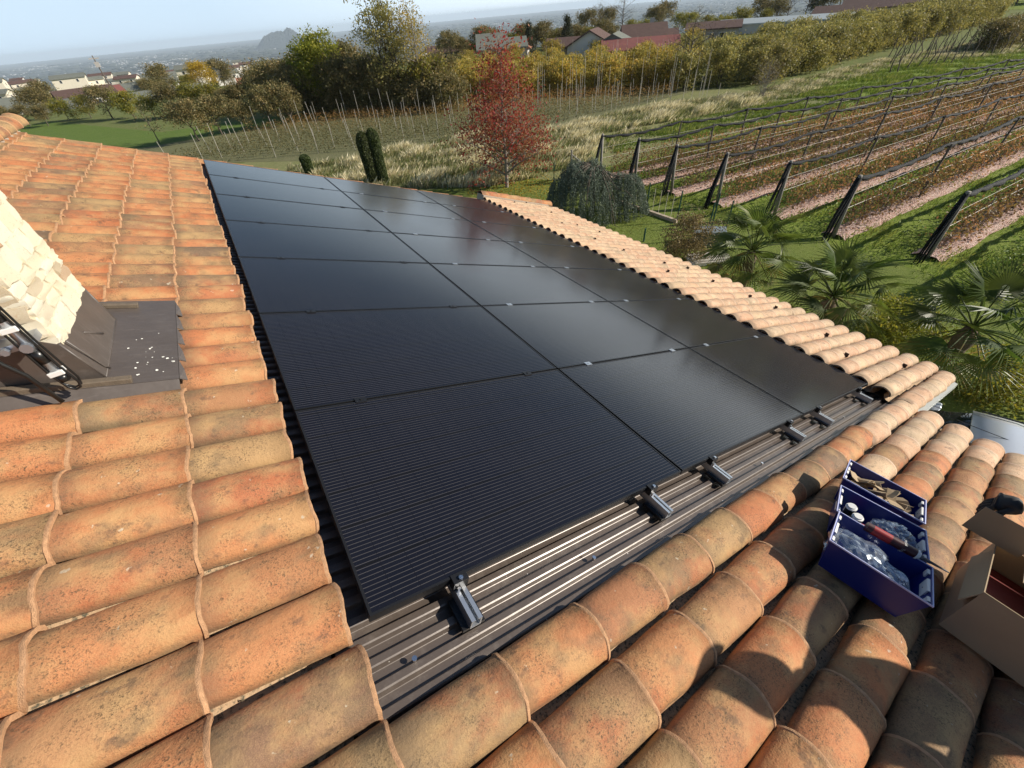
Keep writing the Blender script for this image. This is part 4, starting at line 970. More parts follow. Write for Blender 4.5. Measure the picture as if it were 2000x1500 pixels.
# ------------------------------------------------------------------ weeping cedar
def cedar(loc):
    rg_ = np.random.default_rng(9); t = empty('weeping_cedar', loc); tag(t, 'weeping blue cedar draped like a dome at the lawn edge', 'tree')
    rr = random.Random(4); mb = MB(); C = []; dirs = []
    mb.tube([(0, 0, 0), (.1, 0, .9), (.0, .1, 1.75)], [.12, .09, .05], 7)
    def dome(x, y):
        a_ = 2.35 * math.sqrt(max(0, 1 - ((x + .35) ** 2 / 1.75 ** 2 + (y - .25) ** 2 / 1.75 ** 2))) ; b_ = 1.75 * math.sqrt(max(0, 1 - ((x - 1.2) ** 2 / 1.15 ** 2 + (y + .75) ** 2 / 1.15 ** 2)))
        return max(a_, b_)
    for k in range(40):
        an = rr.uniform(0, 6.28); ln = rr.uniform(.6, 2.1); P_l = []
        for f in (0, .3, .6, .85, 1.0):
            x, y = math.cos(an) * ln * f, math.sin(an) * ln * f; P_l.append(Vector((x, y, max(.1, dome(x, y) - .06) if f else 1.7)))
        mb.tube(P_l, [.04, .03, .022, .015, .008], 4)
    ns = 0
    while ns < 900:
        x, y = rr.uniform(-2.2, 2.5), rr.uniform(-2, 2.1); H = dome(x, y)
        if H < .15: continue
        ns += 1; L_ = min(H - .02, rr.uniform(.3, 1.7)); nn = int(L_ / .022); s_ = np.linspace(0, 1, nn)[:, None]
        top_ = H + .05 + .14 * math.sin(x * 5 + 1) * math.cos(y * 4); ox, oy = x * .12 * rr.random(), y * .12 * rr.random()
        C.append(np.array([[x, y, top_]]) + s_ * np.array([[ox, oy, -L_]]) + rg_.normal(size=(nn, 3)) * np.array([[.022, .022, .01]]))
    mb.obj('trunk', M['bark'], t, True); C = np.vstack(C); C = np.repeat(C, 2, 0) + rg_.normal(size=(len(C) * 2, 3)) * .02
    C = C[C[:, 2] > .03]; V, F = leaves(rg_, C, .036, .3, 1.8)
    strand = np.clip(rg_.uniform(0, .6, len(C)) + .25 * np.sin(C[:, 0] * 9) * np.cos(C[:, 1] * 8) + .2, 0, 1); link('crown', np_mesh('crown', V, F, M['l_ced'], strand), t)
q = gz(1155, 422); cedar((q.x, q.y, -6))

# ------------------------------------------------------------------ trees in the garden and beyond
def place_tree(px, py, me, name, label, group=None, rz=0, sc=1, split=False, z=-6, off=None, cat='tree'):
    q = gz(px, py, z); loc = (q.x, q.y, z)
    if split:
        t = empty(name, loc, rz); t.scale = (sc,) * 3; tag(t, label, cat, group); split_tree(me, name, t); return t
    o = link(name, me, None, loc, (0, 0, rz)); o.scale = (sc,) * 3; return tag(o, label, cat, group)
# red sweetgum-like tree
rtm = tree_mesh(21, 7.1, 2.55, 8200, .068, [M['bark_g'], M['l_redb']], .06, .10, 40, 14, .24, cone=1, sparse_top=.85, tw=6, base_low=.12)
t_ = place_tree(990, 366, rtm, 'red_leaved_tree', 'sparse narrow tree with red and bronze autumn leaves behind the roof corner', split=True)
lt = tree_mesh(22, 2.6, 1.35, 5200, .055, [M['bark'], M['l_brush']], .1, .03, 12, 16, .22, tw=3)
place_tree(1003, 345, lt, 'shrub', 'yellow bronze bush at the foot of the red tree', split=True, cat='shrub')
brb = tree_mesh(23, 1.45, .85, 5200, .035, [M['bark'], M['l_brush']], .05, .02, 16, 16, .14, base_low=.4)
place_tree(1335, 505, brb, 'shrub', 'round bronze leaved shrub beside the grey garden box', split=True, cat='shrub')
hdg = tree_mesh(24, .9, .9, 4200, .04, [M['bark'], M['l_grn']], .05, .02, 14, 16, .13, base_low=.5)
place_tree(1738, 665, hdg, 'shrub', 'bright green low shrub behind the eave between two palms', split=True, cat='shrub')
place_tree(1940, 770, tree_mesh(25, .8, 1.0, 3500, .04, [M['bark'], M['l_yel']], .05, .02, 14, 16, .15, base_low=.5), 'shrub', 'yellowing low shrub under the largest palm by the car', split=True, cat='shrub')
# clipped cypresses
def column(px, py, h, r, label, seed):
    q = gz(px, py); t = empty('cypress', (q.x, q.y, -6)); tag(t, label, 'cypress'); rg_ = np.random.default_rng(seed)
    n = 9000; z = rg_.uniform(.05, 1, n); a = rg_.uniform(0, 6.28, n); rad = r * np.where(z < .8, .8 + .25 * z, np.sqrt(np.clip(1 - ((z - .8) / .2) ** 2, 0, 1))) * rg_.uniform(.86, 1.04, n)
    C = np.stack([np.cos(a) * rad, np.sin(a) * rad, z * h], 1); V, F = leaves(rg_, C, .045, .4, -1.2)
    link('crown', np_mesh('crown', V, F, M['l_cyp'], rg_.uniform(0, 1, n)), t)
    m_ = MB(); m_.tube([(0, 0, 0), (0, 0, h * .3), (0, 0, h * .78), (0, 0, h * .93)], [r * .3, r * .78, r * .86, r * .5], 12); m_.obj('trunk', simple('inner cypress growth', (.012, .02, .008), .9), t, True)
column(734, 365, 2.95, .40, 'taller clipped cypress column behind the roof edge, left of the pair', 1)
column(752, 362, 3.05, .36, 'slimmer clipped cypress column behind the roof edge, right of the pair', 2)
column(608, 345, 1.35, .34, 'short round topped cypress peeking over the roof edge', 3)
# templates
T_dark = [tree_mesh(40 + k, 4.2, 2.0, 5200, .11, [M['bark'], M['l_dark']], .25, .12, 12, 22, .30) for k in range(4)]
T_orch = [tree_mesh(50 + k, 2.45, 1.35, 2200, .11, [M['bark'], M['l_orch']], .16, .06, 10, 18, .30, base_low=.15, tw=2) for k in range(5)]
T_orchb = [tree_mesh(60 + k, 3.1, 1.6, 2600, .11, [M['bark'], M['l_orchb']], .18, .06, 10, 18, .30, base_low=.12, tw=2) for k in range(5)]
T_bush = [tree_mesh(70 + k, 2.6, 1.7, 3600, .10, [M['bark'], M['l_dark']], .08, .05, 12, 20, .30, base_low=.3) for k in range(3)]
T_yel = [tree_mesh(75 + k, 3.0, 1.6, 3400, .10, [M['bark'], M['l_yel']], .12, .07, 10, 20, .28) for k in range(2)]
T_con = [tree_mesh(80 + k, 6.5, 1.5, 6500, .10, [M['bark'], M['l_con']], .06, .12, 40, 16, .22, cone=1, droop=.6, tw=2) for k in range(2)]
T_gold = tree_mesh(85, 3.2, 1.9, 3800, .10, [M['bark'], M['l_gold']], .15, .07, 10, 20, .3)
T_bare = [tree_mesh(90 + k, 6.0, 2.3, 500, .06, [M['bark'], M['l_dark']], .28, .13, 16, 10, .3, tw=7) for k in range(2)]
# green field edge trees
for k, (px, py, sc) in enumerate([(390, 276, .78), (435, 264, .74), (532, 248, .82), (575, 243, .75), (485, 255, .6)]):
    place_tree(px, py, T_dark[k % 4], 'fruit_tree', ['dark leaved fruit tree with leaning trunk, leftmost along the green field', 'dark fruit tree, second along the near edge of the green field', 'dark fruit tree by the middle of the field edge', 'dark fruit tree at the right end of the green field edge', 'small dark fruit tree between two larger ones on the field edge'][k], 'trees along the green field edge', k * 1.3, sc)
place_tree(312, 279, tree_mesh(97, 3.2, 1.1, 350, .08, [M['bark'], M['l_dark']], .3, .06, 9, 10, .3, tw=4), 'fruit_tree', 'almost leafless leaning fruit tree standing alone on the green field')
rg = random.Random(31)
for k in range(9):
    px = 95 + k * 42; place_tree(px, 236 + rg.uniform(-3, 3) - k * 1.6, (T_yel if k % 3 else T_dark)[k % 2], 'fruit_tree', 'small yellowing tree across the far side of the green field, %s from the left' % ORD[k], 'trees across the far side of the green field', rg.uniform(0, 6), rg.uniform(.8, 1.1))
for k, px in enumerate((20, 60, 95)): place_tree(px, 246, T_dark[k], 'fruit_tree', 'dark tree just above the ridge tile at the left edge, %s from the left' % ORD[k], 'dark trees above the left ridge', k, .55)
# wood left of the big tree
wl_ = [(560, 222, 1.15), (600, 224, 1.1), (520, 212, .95), (650, 222, 1.0), (690, 220, 1.2), (735, 218, 1.1), (560, 205, 1.1), (480, 218, .7), (845, 212, 1.0), (700, 205, 1.35), (625, 210, 1.2), (860, 200, 1.0), (770, 216, .9), (455, 222, .6), (510, 205, .9)]
for k, (px, py, sc) in enumerate(wl_): place_tree(px, py, T_dark[k % 4], 'woodland_tree', 'brown green tree in the thicket left of the tall tree, %s from its left end' % ORD[sorted(wl_).index((px, py, sc))], 'trees of the thicket beyond the vineyard', k * 1.9, sc)
for k, px in enumerate(range(590, 900, 24)): place_tree(px, 222 - k * .6, T_bush[k % 3], 'bush', 'dark bush along the far edge of the young vineyard, %s from the left' % ORD[k], 'bushes at the vineyard edge', k * 1.1, .85 + .3 * rg.random(), cat='bush')
yt = tree_mesh(33, 7.2, 2.3, 11000, .12, [M['bark'], M['l_grn']], .25, .16, 16, 22, .34)
place_tree(640, 222, yt, 'yellow_green_tree', 'bright yellow green tree rising above the thicket', split=True)
bt1 = tree_mesh(34, 10.2, 2.6, 8000, .11, [M['bark'], M['l_orchb']], .22, .17, 15, 20, .36, nstem=4, sparse_top=.3, tw=5)
place_tree(782, 218, bt1, 'tall_tree', 'tallest half bare tree with several stems, its top cut by the frame', split=True)
bt2 = tree_mesh(35, 9.6, 2.2, 3400, .09, [M['bark_g'], M['l_orch']], .3, .13, 14, 16, .4, nstem=2, tw=7)
place_tree(825, 214, bt2, 'tall_tree', 'tall pale twiggy tree against the sky, right of the tallest one', split=True)
place_tree(848, 212, T_yel[0], 'tree', 'yellow leaved small tree at the foot of the tall twiggy tree', None, 0, 1.35)
# orchards: rows follow the near edge line
edge = [(24, 54), (28, 50.5), (38, 40.5), (44, 33.5), (49, 29), (58, 28.5), (74, 30), (98, 31), (125, 33)]
pts = []
for (a, b) in zip(edge, edge[1:]):
    L_ = math.dist(a, b); n_ = max(1, int(L_ / (2.3 if a[0] < 55 else 2.9)))
    for k in range(n_): f = k / n_; pts.append((a[0] + (b[0] - a[0]) * f, a[1] + (b[1] - a[1]) * f))
cnt = 0
for dn in (0, 3.6, 7.4, 12, 17, 23, 30, 38):
    for k, (x, y) in enumerate(pts):
        r_ = math.hypot(x, y); f = 1 + dn / r_
        if dn > 20 and k % 2: continue
        xx, yy = x * f + rg.uniform(-.5, .5), y * f + rg.uniform(-.5, .5); az_ = math.degrees(math.atan2(yy, xx))
        brown = az_ < 36 + rg.uniform(-5, 3)
        o = link('orchard_tree', rg.choice(T_orchb if brown else T_orch), None, (xx, yy, gh(xx, yy)), (0, 0, rg.uniform(0, 6))); o.scale = (rg.uniform(.8, 1.15),) * 3
        lw = 'front row' if dn == 0 else 'second row' if dn < 4 else 'third row' if dn < 8 else 'fourth row' if dn < 13 else 'back rows'
        tag(o, ('brown leaved orchard tree on the slope at the upper right, ' if brown else 'yellow green orchard tree beyond the young vineyard, ') + lw, 'fruit tree', 'brown orchard trees' if brown else 'yellow green orchard trees'); cnt += 1
# golden strip and meadow
for k in range(9):
    px = 1680 + k * 14; q = gz(px, 44 - k * .8, -6); o = link('vine_bush', T_gold, None, (q.x, q.y, gh(q.x, q.y)), (0, 0, k)); o.scale = (.9, .9, .75); tag(o, 'golden leaved bush in the bright strip below the white house', 'bush', 'golden bushes below the white house')
sheet('far_meadow', [(150, 22), (210, 22), (220, 52), (155, 46)], 6, lawn_mat('sunny meadow', (.14, .20, .03), (.20, .26, .04), (.22, .25, .06), .3))
# pale poles in the orchard and young vineyard
skm = MB(); skm.tube([(0, 0, 0), (0, 0, 2.5)], [.022, .018], 5); stm = skm.mesh('vine_stake', M['stake'])
VD = Vector((1, -.62)).normalized()
VPOLY = [(-4, 46), (1.9, 41), (11, 31.6), (20, 30.2), (29, 30.8), (40, 31.6), (44, 33.5), (38, 39.5), (28, 49), (8, 56)]
def inside(x, y, P):
    c = False; j = len(P) - 1
    for i in range(len(P)):
        if (P[i][1] > y) != (P[j][1] > y) and x < (P[j][0] - P[i][0]) * (y - P[i][1]) / (P[j][1] - P[i][1]) + P[i][0]: c = not c
        j = i
    return c
for row in range(15):
    for k in range(26):
        b_ = Vector((-6, 46.8)) + VD * (k * 3.0 + (row % 3) * .9) + Vector((.55, .84)) * (row * 1.55)
        if b_.x > 24: b_ += Vector((0, (b_.x - 24) * .62))
        x, y = b_.x + rg.uniform(-.35, .35), b_.y + rg.uniform(-.35, .35)
        if not inside(x, y, VPOLY) or rg.random() < .28: continue
        o = link('vine_stake', stm, None, (x, y, -6), (rg.uniform(-.07, .07), rg.uniform(-.07, .07), 0)); o.scale = (1, 1, rg.choice([.55, .7, .85, 1.0])); tag(o, 'thin pale stake in the young vineyard beyond the roof', 'stake', 'stakes of the young vineyard')
for k in range(80):
    px = 1040 + rg.uniform(0, 340); py = 190 - (px - 1040) * .02 - rg.uniform(0, 75); q = gz(px, py + 18); o = link('orchard_pole', stm, None, (q.x, q.y, -6), (0, 0, 0)); o.scale = (.8, .8, rg.uniform(1.1, 1.5)); tag(o, 'white pole standing among the orchard trees', 'pole', 'white orchard poles')
for k in range(22):
    q = gz(1040 + k * 17 + rg.uniform(-4, 4), 222 - k * 1.3 + rg.uniform(-8, 8)); o = link('vine_stake', stm, None, (q.x, q.y, -6), (0, 0, 0)); o.scale = (1, 1, rg.uniform(.6, .9)); tag(o, 'pale stake in the plot right of the red tree', 'stake', 'stakes right of the red tree')
def low_plants(name, pts, h, per, lsz, mat, label, cat, seed, spread=.16, tfun=None):
    r_ = np.random.default_rng(seed); P = np.repeat(np.array(pts), per, 0); n = len(P); C = np.zeros((n, 3)); C[:, :2] = P[:, :2] + r_.normal(0, spread, (n, 2)); C[:, 2] = -6 + h * r_.uniform(.05, 1, n) ** .8
    V, F = leaves(r_, C, lsz, .5); ti = r_.uniform(0, 1, n)
    if tfun is not None: ti = np.clip(tfun(C, ti), 0, 1)
    o = link(name, np_mesh(name, V, F, mat, ti)); return tag(o, label, cat, kind='stuff')
vp = []
for row in range(24):
    for k in range(190):
        b_ = Vector((-6, 46.8)) + VD * (k * .42) + Vector((.55, .84)) * (row * .95)
        if b_.x > 24: b_ += Vector((0, (b_.x - 24) * .62))
        if inside(b_.x, b_.y, VPOLY): vp.append((b_.x, b_.y))
low_plants('young_vines', vp, .85, 20, .065, M['l_vine'], 'low rusty young vines planted in rows between pale stakes', 'vines', 5, .13, lambda C, t: t * .45 + .75 * np.clip((C[:, 1] * .84 + C[:, 0] * .55 - 40) / 14, 0, 1) ** 1.5)
# dry tall grass
r_ = np.random.default_rng(8)
def grass(name, poly_px, n, hmin, hmax, mat, label, seed, w=.012, tl=None):
    r_ = np.random.default_rng(seed); P = np.array([gz(*p)[:2] for p in poly_px]); lo, hi = P.min(0), P.max(0)
    Q = r_.uniform(lo, hi, (n * 3, 2)); ins = np.zeros(len(Q), bool); j = len(P) - 1
    for i in range(len(P)):
        c = ((P[i, 1] > Q[:, 1]) != (P[j, 1] > Q[:, 1])) & (Q[:, 0] < (P[j, 0] - P[i, 0]) * (Q[:, 1] - P[i, 1]) / (P[j, 1] - P[i, 1] + 1e-9) + P[i, 0]); ins ^= c; j = i
    Q = Q[ins][:n]
    f = np.sin(Q[:, 0] * 1.1 + np.sin(Q[:, 1] * .9) * 2) * np.sin(Q[:, 1] * 1.3 + Q[:, 0] * .4) + r_.normal(0, .35, len(Q)); keep = f > -.35; Q = Q[keep]; f = f[keep]; n = len(Q)
    h = r_.uniform(hmin, hmax, n) * np.clip(.6 + f * .4, .4, 1.2); ln = np.stack([r_.normal(.25, .3, n), r_.normal(-.15, .3, n)], 1) * h[:, None]
    a = r_.uniform(0, 3.14, n); dx = np.cos(a) * w; dy = np.sin(a) * w
    V = np.zeros((n, 4, 3)); V[:, 0] = np.stack([Q[:, 0] - dx, Q[:, 1] - dy, np.full(n, -6.)], 1); V[:, 1] = np.stack([Q[:, 0] + dx, Q[:, 1] + dy, np.full(n, -6.)], 1)
    m2 = Q + ln * .45; V[:, 2] = np.stack([m2[:, 0] + dx, m2[:, 1] + dy, -6 + h * .65], 1); t2 = Q + ln; V[:, 3] = np.stack([t2[:, 0], t2[:, 1], -6 + h], 1)
    ti = np.clip((f + .6) / 1.8 + r_.normal(0, .2, n), 0, 1)
    o = link(name, np_mesh(name, V.reshape(-1, 3), np.arange(4 * n).reshape(-1, 4), mat, ti)); return tag(o, label, 'grass', kind='stuff')
grass('dry_grass', [(720, 372), (560, 335), (760, 300), (930, 262), (1080, 258), (1200, 225), (1420, 190), (1500, 200), (1180, 262), (1150, 320), (1060, 345), (960, 365)], 150000, .25, .7, M['straw'], 'tussocky straw coloured dry grass beyond the fence', 1, .016)
grass('weeds', [(1200, 372), (1420, 440), (1840, 560), (2000, 620), (2400, 600), (2200, 200), (1500, 200), (1190, 330)], 90000, .05, .22, M['grassb'], 'rough green grass and weeds in the lanes', 2, .016)
grass('slope_grass', [(1180, 268), (1500, 203), (1560, 178), (1750, 122), (2000, 95), (2100, 90), (2100, 150), (1600, 225), (1200, 300)], 80000, .08, .32, M['grassb'], 'rough bright grass on the slope above the netted rows', 5, .03)
grass('slope_grass', [(1380, 207), (1500, 172), (1700, 122), (1900, 85), (2000, 70), (2100, 95), (1750, 130), (1500, 205), (1200, 262), (1180, 300)], 60000, .10, .40, M['straw'], 'paler tufts of grass between orchard and netted rows', 9, .03)
grass('lawn_grass', [(560, 345), (1250, 720), (1600, 760), (1900, 790), (2100, 700), (1820, 540), (1330, 440), (1130, 345), (900, 370)], 60000, .02, .07, M['grassb'], 'short mown grass of the lawn', 3, .012)
# fallen leaves below red tree
q = gz(984, 362); r_ = np.random.default_rng(12); C = np.zeros((1600, 3)); C[:, 0] = q.x + r_.normal(.6, 1.5, 1600); C[:, 1] = q.y + r_.normal(-1.2, 1.4, 1600); C[:, 2] = -5.95
V, F = leaves(r_, C, .04, .6); tag(link('fallen_leaves', np_mesh('fallen_leaves', V, F, M['l_gold'], r_.uniform(0, 1, 1600))), 'yellow fallen leaves on the lawn under the red tree', 'leaves', kind='stuff')

# ------------------------------------------------------------------ blueberry rows with rolled bird netting
RW = [(18.9, .0, -.05), (19.18, 2.75, -.052), (18.78, 5.62, -.054), (18.98, 8.2, -.078), (18.48, 10.66, -.092), (18.25, 13.13, -.125), (18.12, 15.36, -.165), (17.61, 17.46, -.19)]
ordn = ['nearest row, mostly hidden by the palm', 'second row, running off the right edge', 'third row', 'fourth row', 'fifth row', 'sixth row', 'seventh row', 'farthest row along the dry meadow']
mids = [6.5, 6.5, 6.25, 5.7, 5.6, 5.4, 4.8, 4.9]
bp = []; gpnt = []
for i, (x0, y0, sl) in enumerate(RW):
    t = empty('trellis_row', (x0, y0, -6), math.atan(sl)); tag(t, 'post and wire row with rolled black netting, ' + ordn[i], 'trellis', 'netted trellis rows of the blueberry field')
    rg_ = random.Random(60 + i); Lr = 46 if i > 1 else 44; hp = 2.2
    ln = rg_.uniform(-.28, -.12) if i < 6 else -.05
    e = MB(); e.tube([(-.02 + ln * -.9, 0, 0), (ln * -.3, 0, 1.1), (0, 0, hp + .06)], [.075, .07, .065], 9); e.obj('end_post', M['postg'], t, True)
    x = mids[i]; pm = MB(); pm.tube([(0, 0, 0), (0, 0, hp + .02)], .042, 7); pmm = pm.mesh('post', M['post'])
    while x < Lr: link('post', pmm, t, (x, rg_.uniform(-.06, .06), 0), (rg_.uniform(-.05, .05), rg_.uniform(-.06, .06), 0)); x += mids[i]
    sk_ = MB(); sk_.tube([(0, 0, 0), (0, 0, 1.35)], [.022, .018], 5); skm_ = sk_.mesh('stake', M['postg']); x = mids[i] * .5
    while x < min(Lr, 30): link('stake', skm_, t, (x, rg_.uniform(-.08, .08), 0), (rg_.uniform(-.08, .08), rg_.uniform(-.08, .08), 0)); x += mids[i] * .5
    pts_ = []; rad_ = []; x = 0
    while x < Lr:
        f = (x % mids[i]) / mids[i]; pts_.append((x, rg_.uniform(-.03, .03), hp - .03 - .16 * math.sin(math.pi * f) - .05 * abs(math.sin(x * 3.1)))); rad_.append((.082 if i < 3 else .062) * (.55 + .65 * abs(math.sin(x * 3.1 / 1.0)) * rg_.uniform(.7, 1.2))); x += .22
    nb_ = MB(); nb_.tube(pts_, rad_, 8); nb_.obj('net_bundle', M['net'], t, True)
    hn = MB()
    for q in range(7):
        bx, by = rg_.uniform(-.62, -.25), rg_.uniform(-.12, .12)
        hn.tube([(0, by * .3, hp), (bx * .35, by * .7, hp * .72), (bx * .8, by, hp * .32), (bx, by, .02)], [.06, .045, .03, rg_.uniform(.012, .03)], 5)
    hn.obj('hanging_net', M['net'], t, True)
    for hz_, rd_ in ((1.1, .008), (1.6, .005)): w = MB(); w.tube([(0, 0, hz_), (Lr / 2, 0, hz_ - .05), (Lr, 0, hz_)], rd_, 4); w.obj('wire', M['rope'], t)
    s = math.atan(sl); c_, s_ = math.cos(s), math.sin(s)
    def loc(a, b): return (x0 + a * c_ - b * s_, y0 + a * s_ + b * c_)
    # mulch bed
    bed = MB(); N = 60
    for k in range(N):
        a0, a1 = .1 + (Lr - 1) * k / N, .1 + (Lr - 1) * (k + 1) / N; ww = .46; hgt = .12
        for (b0, h0, b1_, h1_) in ((-ww, .0, -ww * .55, hgt), (-ww * .55, hgt, ww * .55, hgt), (ww * .55, hgt, ww, 0)):
            j0, j1 = .05 * math.sin(a0 * 2.1), .05 * math.sin(a1 * 2.1)
            bed.poly([(*loc(a0, b0 + j0), -6 + h0 + .014), (*loc(a1, b0 + j1), -6 + h0 + .014), (*loc(a1, b1_ + j1), -6 + h1_ + .014), (*loc(a0, b1_ + j0), -6 + h1_ + .014)])
    tag(bed.obj('mulch_bed', M['mulch']), kind='structure')
    a = .9
    while a < Lr - 1: 
        bp.append((*loc(a, .06 + rg_.uniform(-.08, .08)), i)); a += .40
        if rg_.random() < .6: gpnt.append(loc(a, rg_.uniform(.75, 1.5)))
P2 = np.array([(x, y) for x, y, i in bp])
low_plants('blueberry_bushes', P2, 1.25, 115, .056, M['l_blue'], 'rows of low blueberry bushes with red and brown autumn leaves', 'bushes', 6, .24, lambda C, t: t * .7 + .25 * np.sin(C[:, 0] * .35 + C[:, 1] * .7) + .003 * C[:, 0])
low_plants('green_undergrowth', np.array(gpnt), .3, 60, .05, M['l_blueg'], 'green weeds growing beside the blueberry rows', 'weeds', 7, .35)
tw_ = MB(); rg = random.Random(77)
for x, y, i in bp[:]:
    if x > 36: continue
    for q in range(5): tw_.tube([(x, y, -6), (x + rg.uniform(-.25, .25), y + rg.uniform(-.25, .25), -6 + rg.uniform(.7, 1.05))], [.008, .004], 3, cap=False)
tag(tw_.obj('blueberry_twigs', M['bark']), 'bare reddish twigs of the blueberry bushes', 'twigs', kind='stuff')

# bare vines at upper right, hedge, bare bush, bare trees
bv = MB()
for k in range(60): pass
for k in range(46):
    row = k % 3; px = 1735 + (k // 3) * 18 + rg.uniform(-4, 4); py = 142 - (px - 1735) * .17 - row * 14 + rg.uniform(-2, 2); q = gz(px, py)
    m_ = MB(); m_.tube([(0, 0, 0), (rg.uniform(-.1, .3), rg.uniform(-.2, .2), .9), (rg.uniform(.1, .6), rg.uniform(-.2, .3), 1.9)], [.06, .05, .03], 5)
    for z_ in range(3): m_.tube([(.15, 0, 1.3), (rg.uniform(-.9, .9), rg.uniform(-.6, .6), rg.uniform(1.8, 2.3))], [.025, .01], 3)
    o = m_.obj('bare_vine', M['bark']); o.location = (q.x, q.y, -6); tag(o, 'leafless dark vine in the rows on the slope at upper right', 'vine', 'bare vines on the slope')
for k in range(8): place_tree(1925 + k * 14, 100 - k * 4, T_bush[k % 3], 'hedge_bush', 'olive brown bush in the hedge at the right edge, %s from the left' % ORD[k], 'hedge bushes at the right edge', k, .95, cat='bush')
bb_ = tree_mesh(95, 3.4, 1.5, 900, .05, [M['bark_g'], M['l_brush']], .02, .03, 16, 10, .3, nstem=6, tw=4)
place_tree(1487, 192, bb_, 'bare_bush', 'pale leafless bush of upright twigs at the meadow end', split=True, cat='bush')
place_tree(1335, 172, T_bare[0], 'bare_tree', 'dark leafless tree standing before the orchard, left of the pale bush', split=True)
place_tree(1300, 168, T_bush[0], 'bush', 'dark thicket left of the leafless tree', None, 1, .8, cat='bush'); place_tree(1265, 165, T_bush[1], 'bush', 'dark thicket further left of the leafless tree', None, 2, .7, cat='bush')
# skyline trees
for k in range(34):
    px = 1150 + k * 22 + rg.uniform(-8, 8); d_ = rg.uniform(165, 215); r0 = ray(px, 60 - k * 1.2); an = math.atan2(r0.y, r0.x); x, y = d_ * math.cos(an), d_ * math.sin(an)
    o = link('skyline_tree', rg.choice(T_dark[:2] + T_yel + T_bare[:1] + [T_con[0]] * (k % 5 == 0)), None, (x, y, max(gh(x, y), -8.5)), (0, 0, k)); o.scale = (rg.uniform(1.15, 1.9),) * 3; tag(o, 'hazy tree on the skyline, ' + ('left of the pointed conifer' if px < 1105 else 'behind the red roofed farm' if px < 1310 else 'behind the leafless tree' if px < 1450 else 'behind the polytunnel' if px < 1620 else 'behind the cream and white houses'), 'tree', 'skyline trees')
for k in range(16):
    px = 1750 + k * 22; d_ = rg.uniform(165, 200); r0 = ray(px, 8); an = math.atan2(r0.y, r0.x); x, y = d_ * math.cos(an), d_ * math.sin(an)
    o = link('woodland_tree', T_dark[k % 4], None, (x, y, gh(x, y)), (0, 0, k)); o.scale = (rg.uniform(1.3, 2.1),) * 3; tag(o, 'brown tree of the wood at top right, %s from the left' % ORD[k], 'tree', 'trees of the wood at top right')
def far_tree(px, py, d_, me, sc, name, label, group=None):
    r0 = ray(px, py); an = math.atan2(r0.y, r0.x); x, y = d_ * math.cos(an), d_ * math.sin(an); o = link(name, me, None, (x, y, gh(x, y)), (0, 0, px)); o.scale = (sc,) * 3; return tag(o, label, 'tree', group)
far_tree(1110, 95, 104, T_con[0], 1.02, 'conifer', 'dark pointed conifer beside the brown roofed farm'); far_tree(1041, 105, 106, T_con[1], .95, 'conifer', 'slim dark conifer left of the farm, behind the red tree')
for k in range(26):
    px = 870 + k * 13; far_tree(px, 100, rg.uniform(120, 135), (T_dark + T_yel)[k % 6], rg.uniform(.8, 1.2), 'woodland_tree', 'brown autumn tree in the belt beyond the orchard, ' + ('left part' if k < 8 else 'middle part' if k < 17 else 'right part'), 'tree belt beyond the orchard')
for k in range(85):
    px = rg.uniform(-40, 560); far_tree(px, 200, rg.uniform(135, 480), (T_dark + T_bush + T_bare[:1] + T_yel[:1])[k % 9], rg.uniform(.8, 1.4), 'woodland_tree', 'brown tree among the village roofs at the upper left', 'trees around the village')
far_tree(408, 180, 118, T_gold, 1.25, 'tree', 'golden yellow tree behind the dark fruit trees'); far_tree(425, 130, 150, T_dark[1], 1.35, 'tree', 'rusty brown tree rising over the village against the plain'); far_tree(388, 150, 130, T_bare[1], .9, 'tree', 'leaning bare tree beside the rusty brown one')

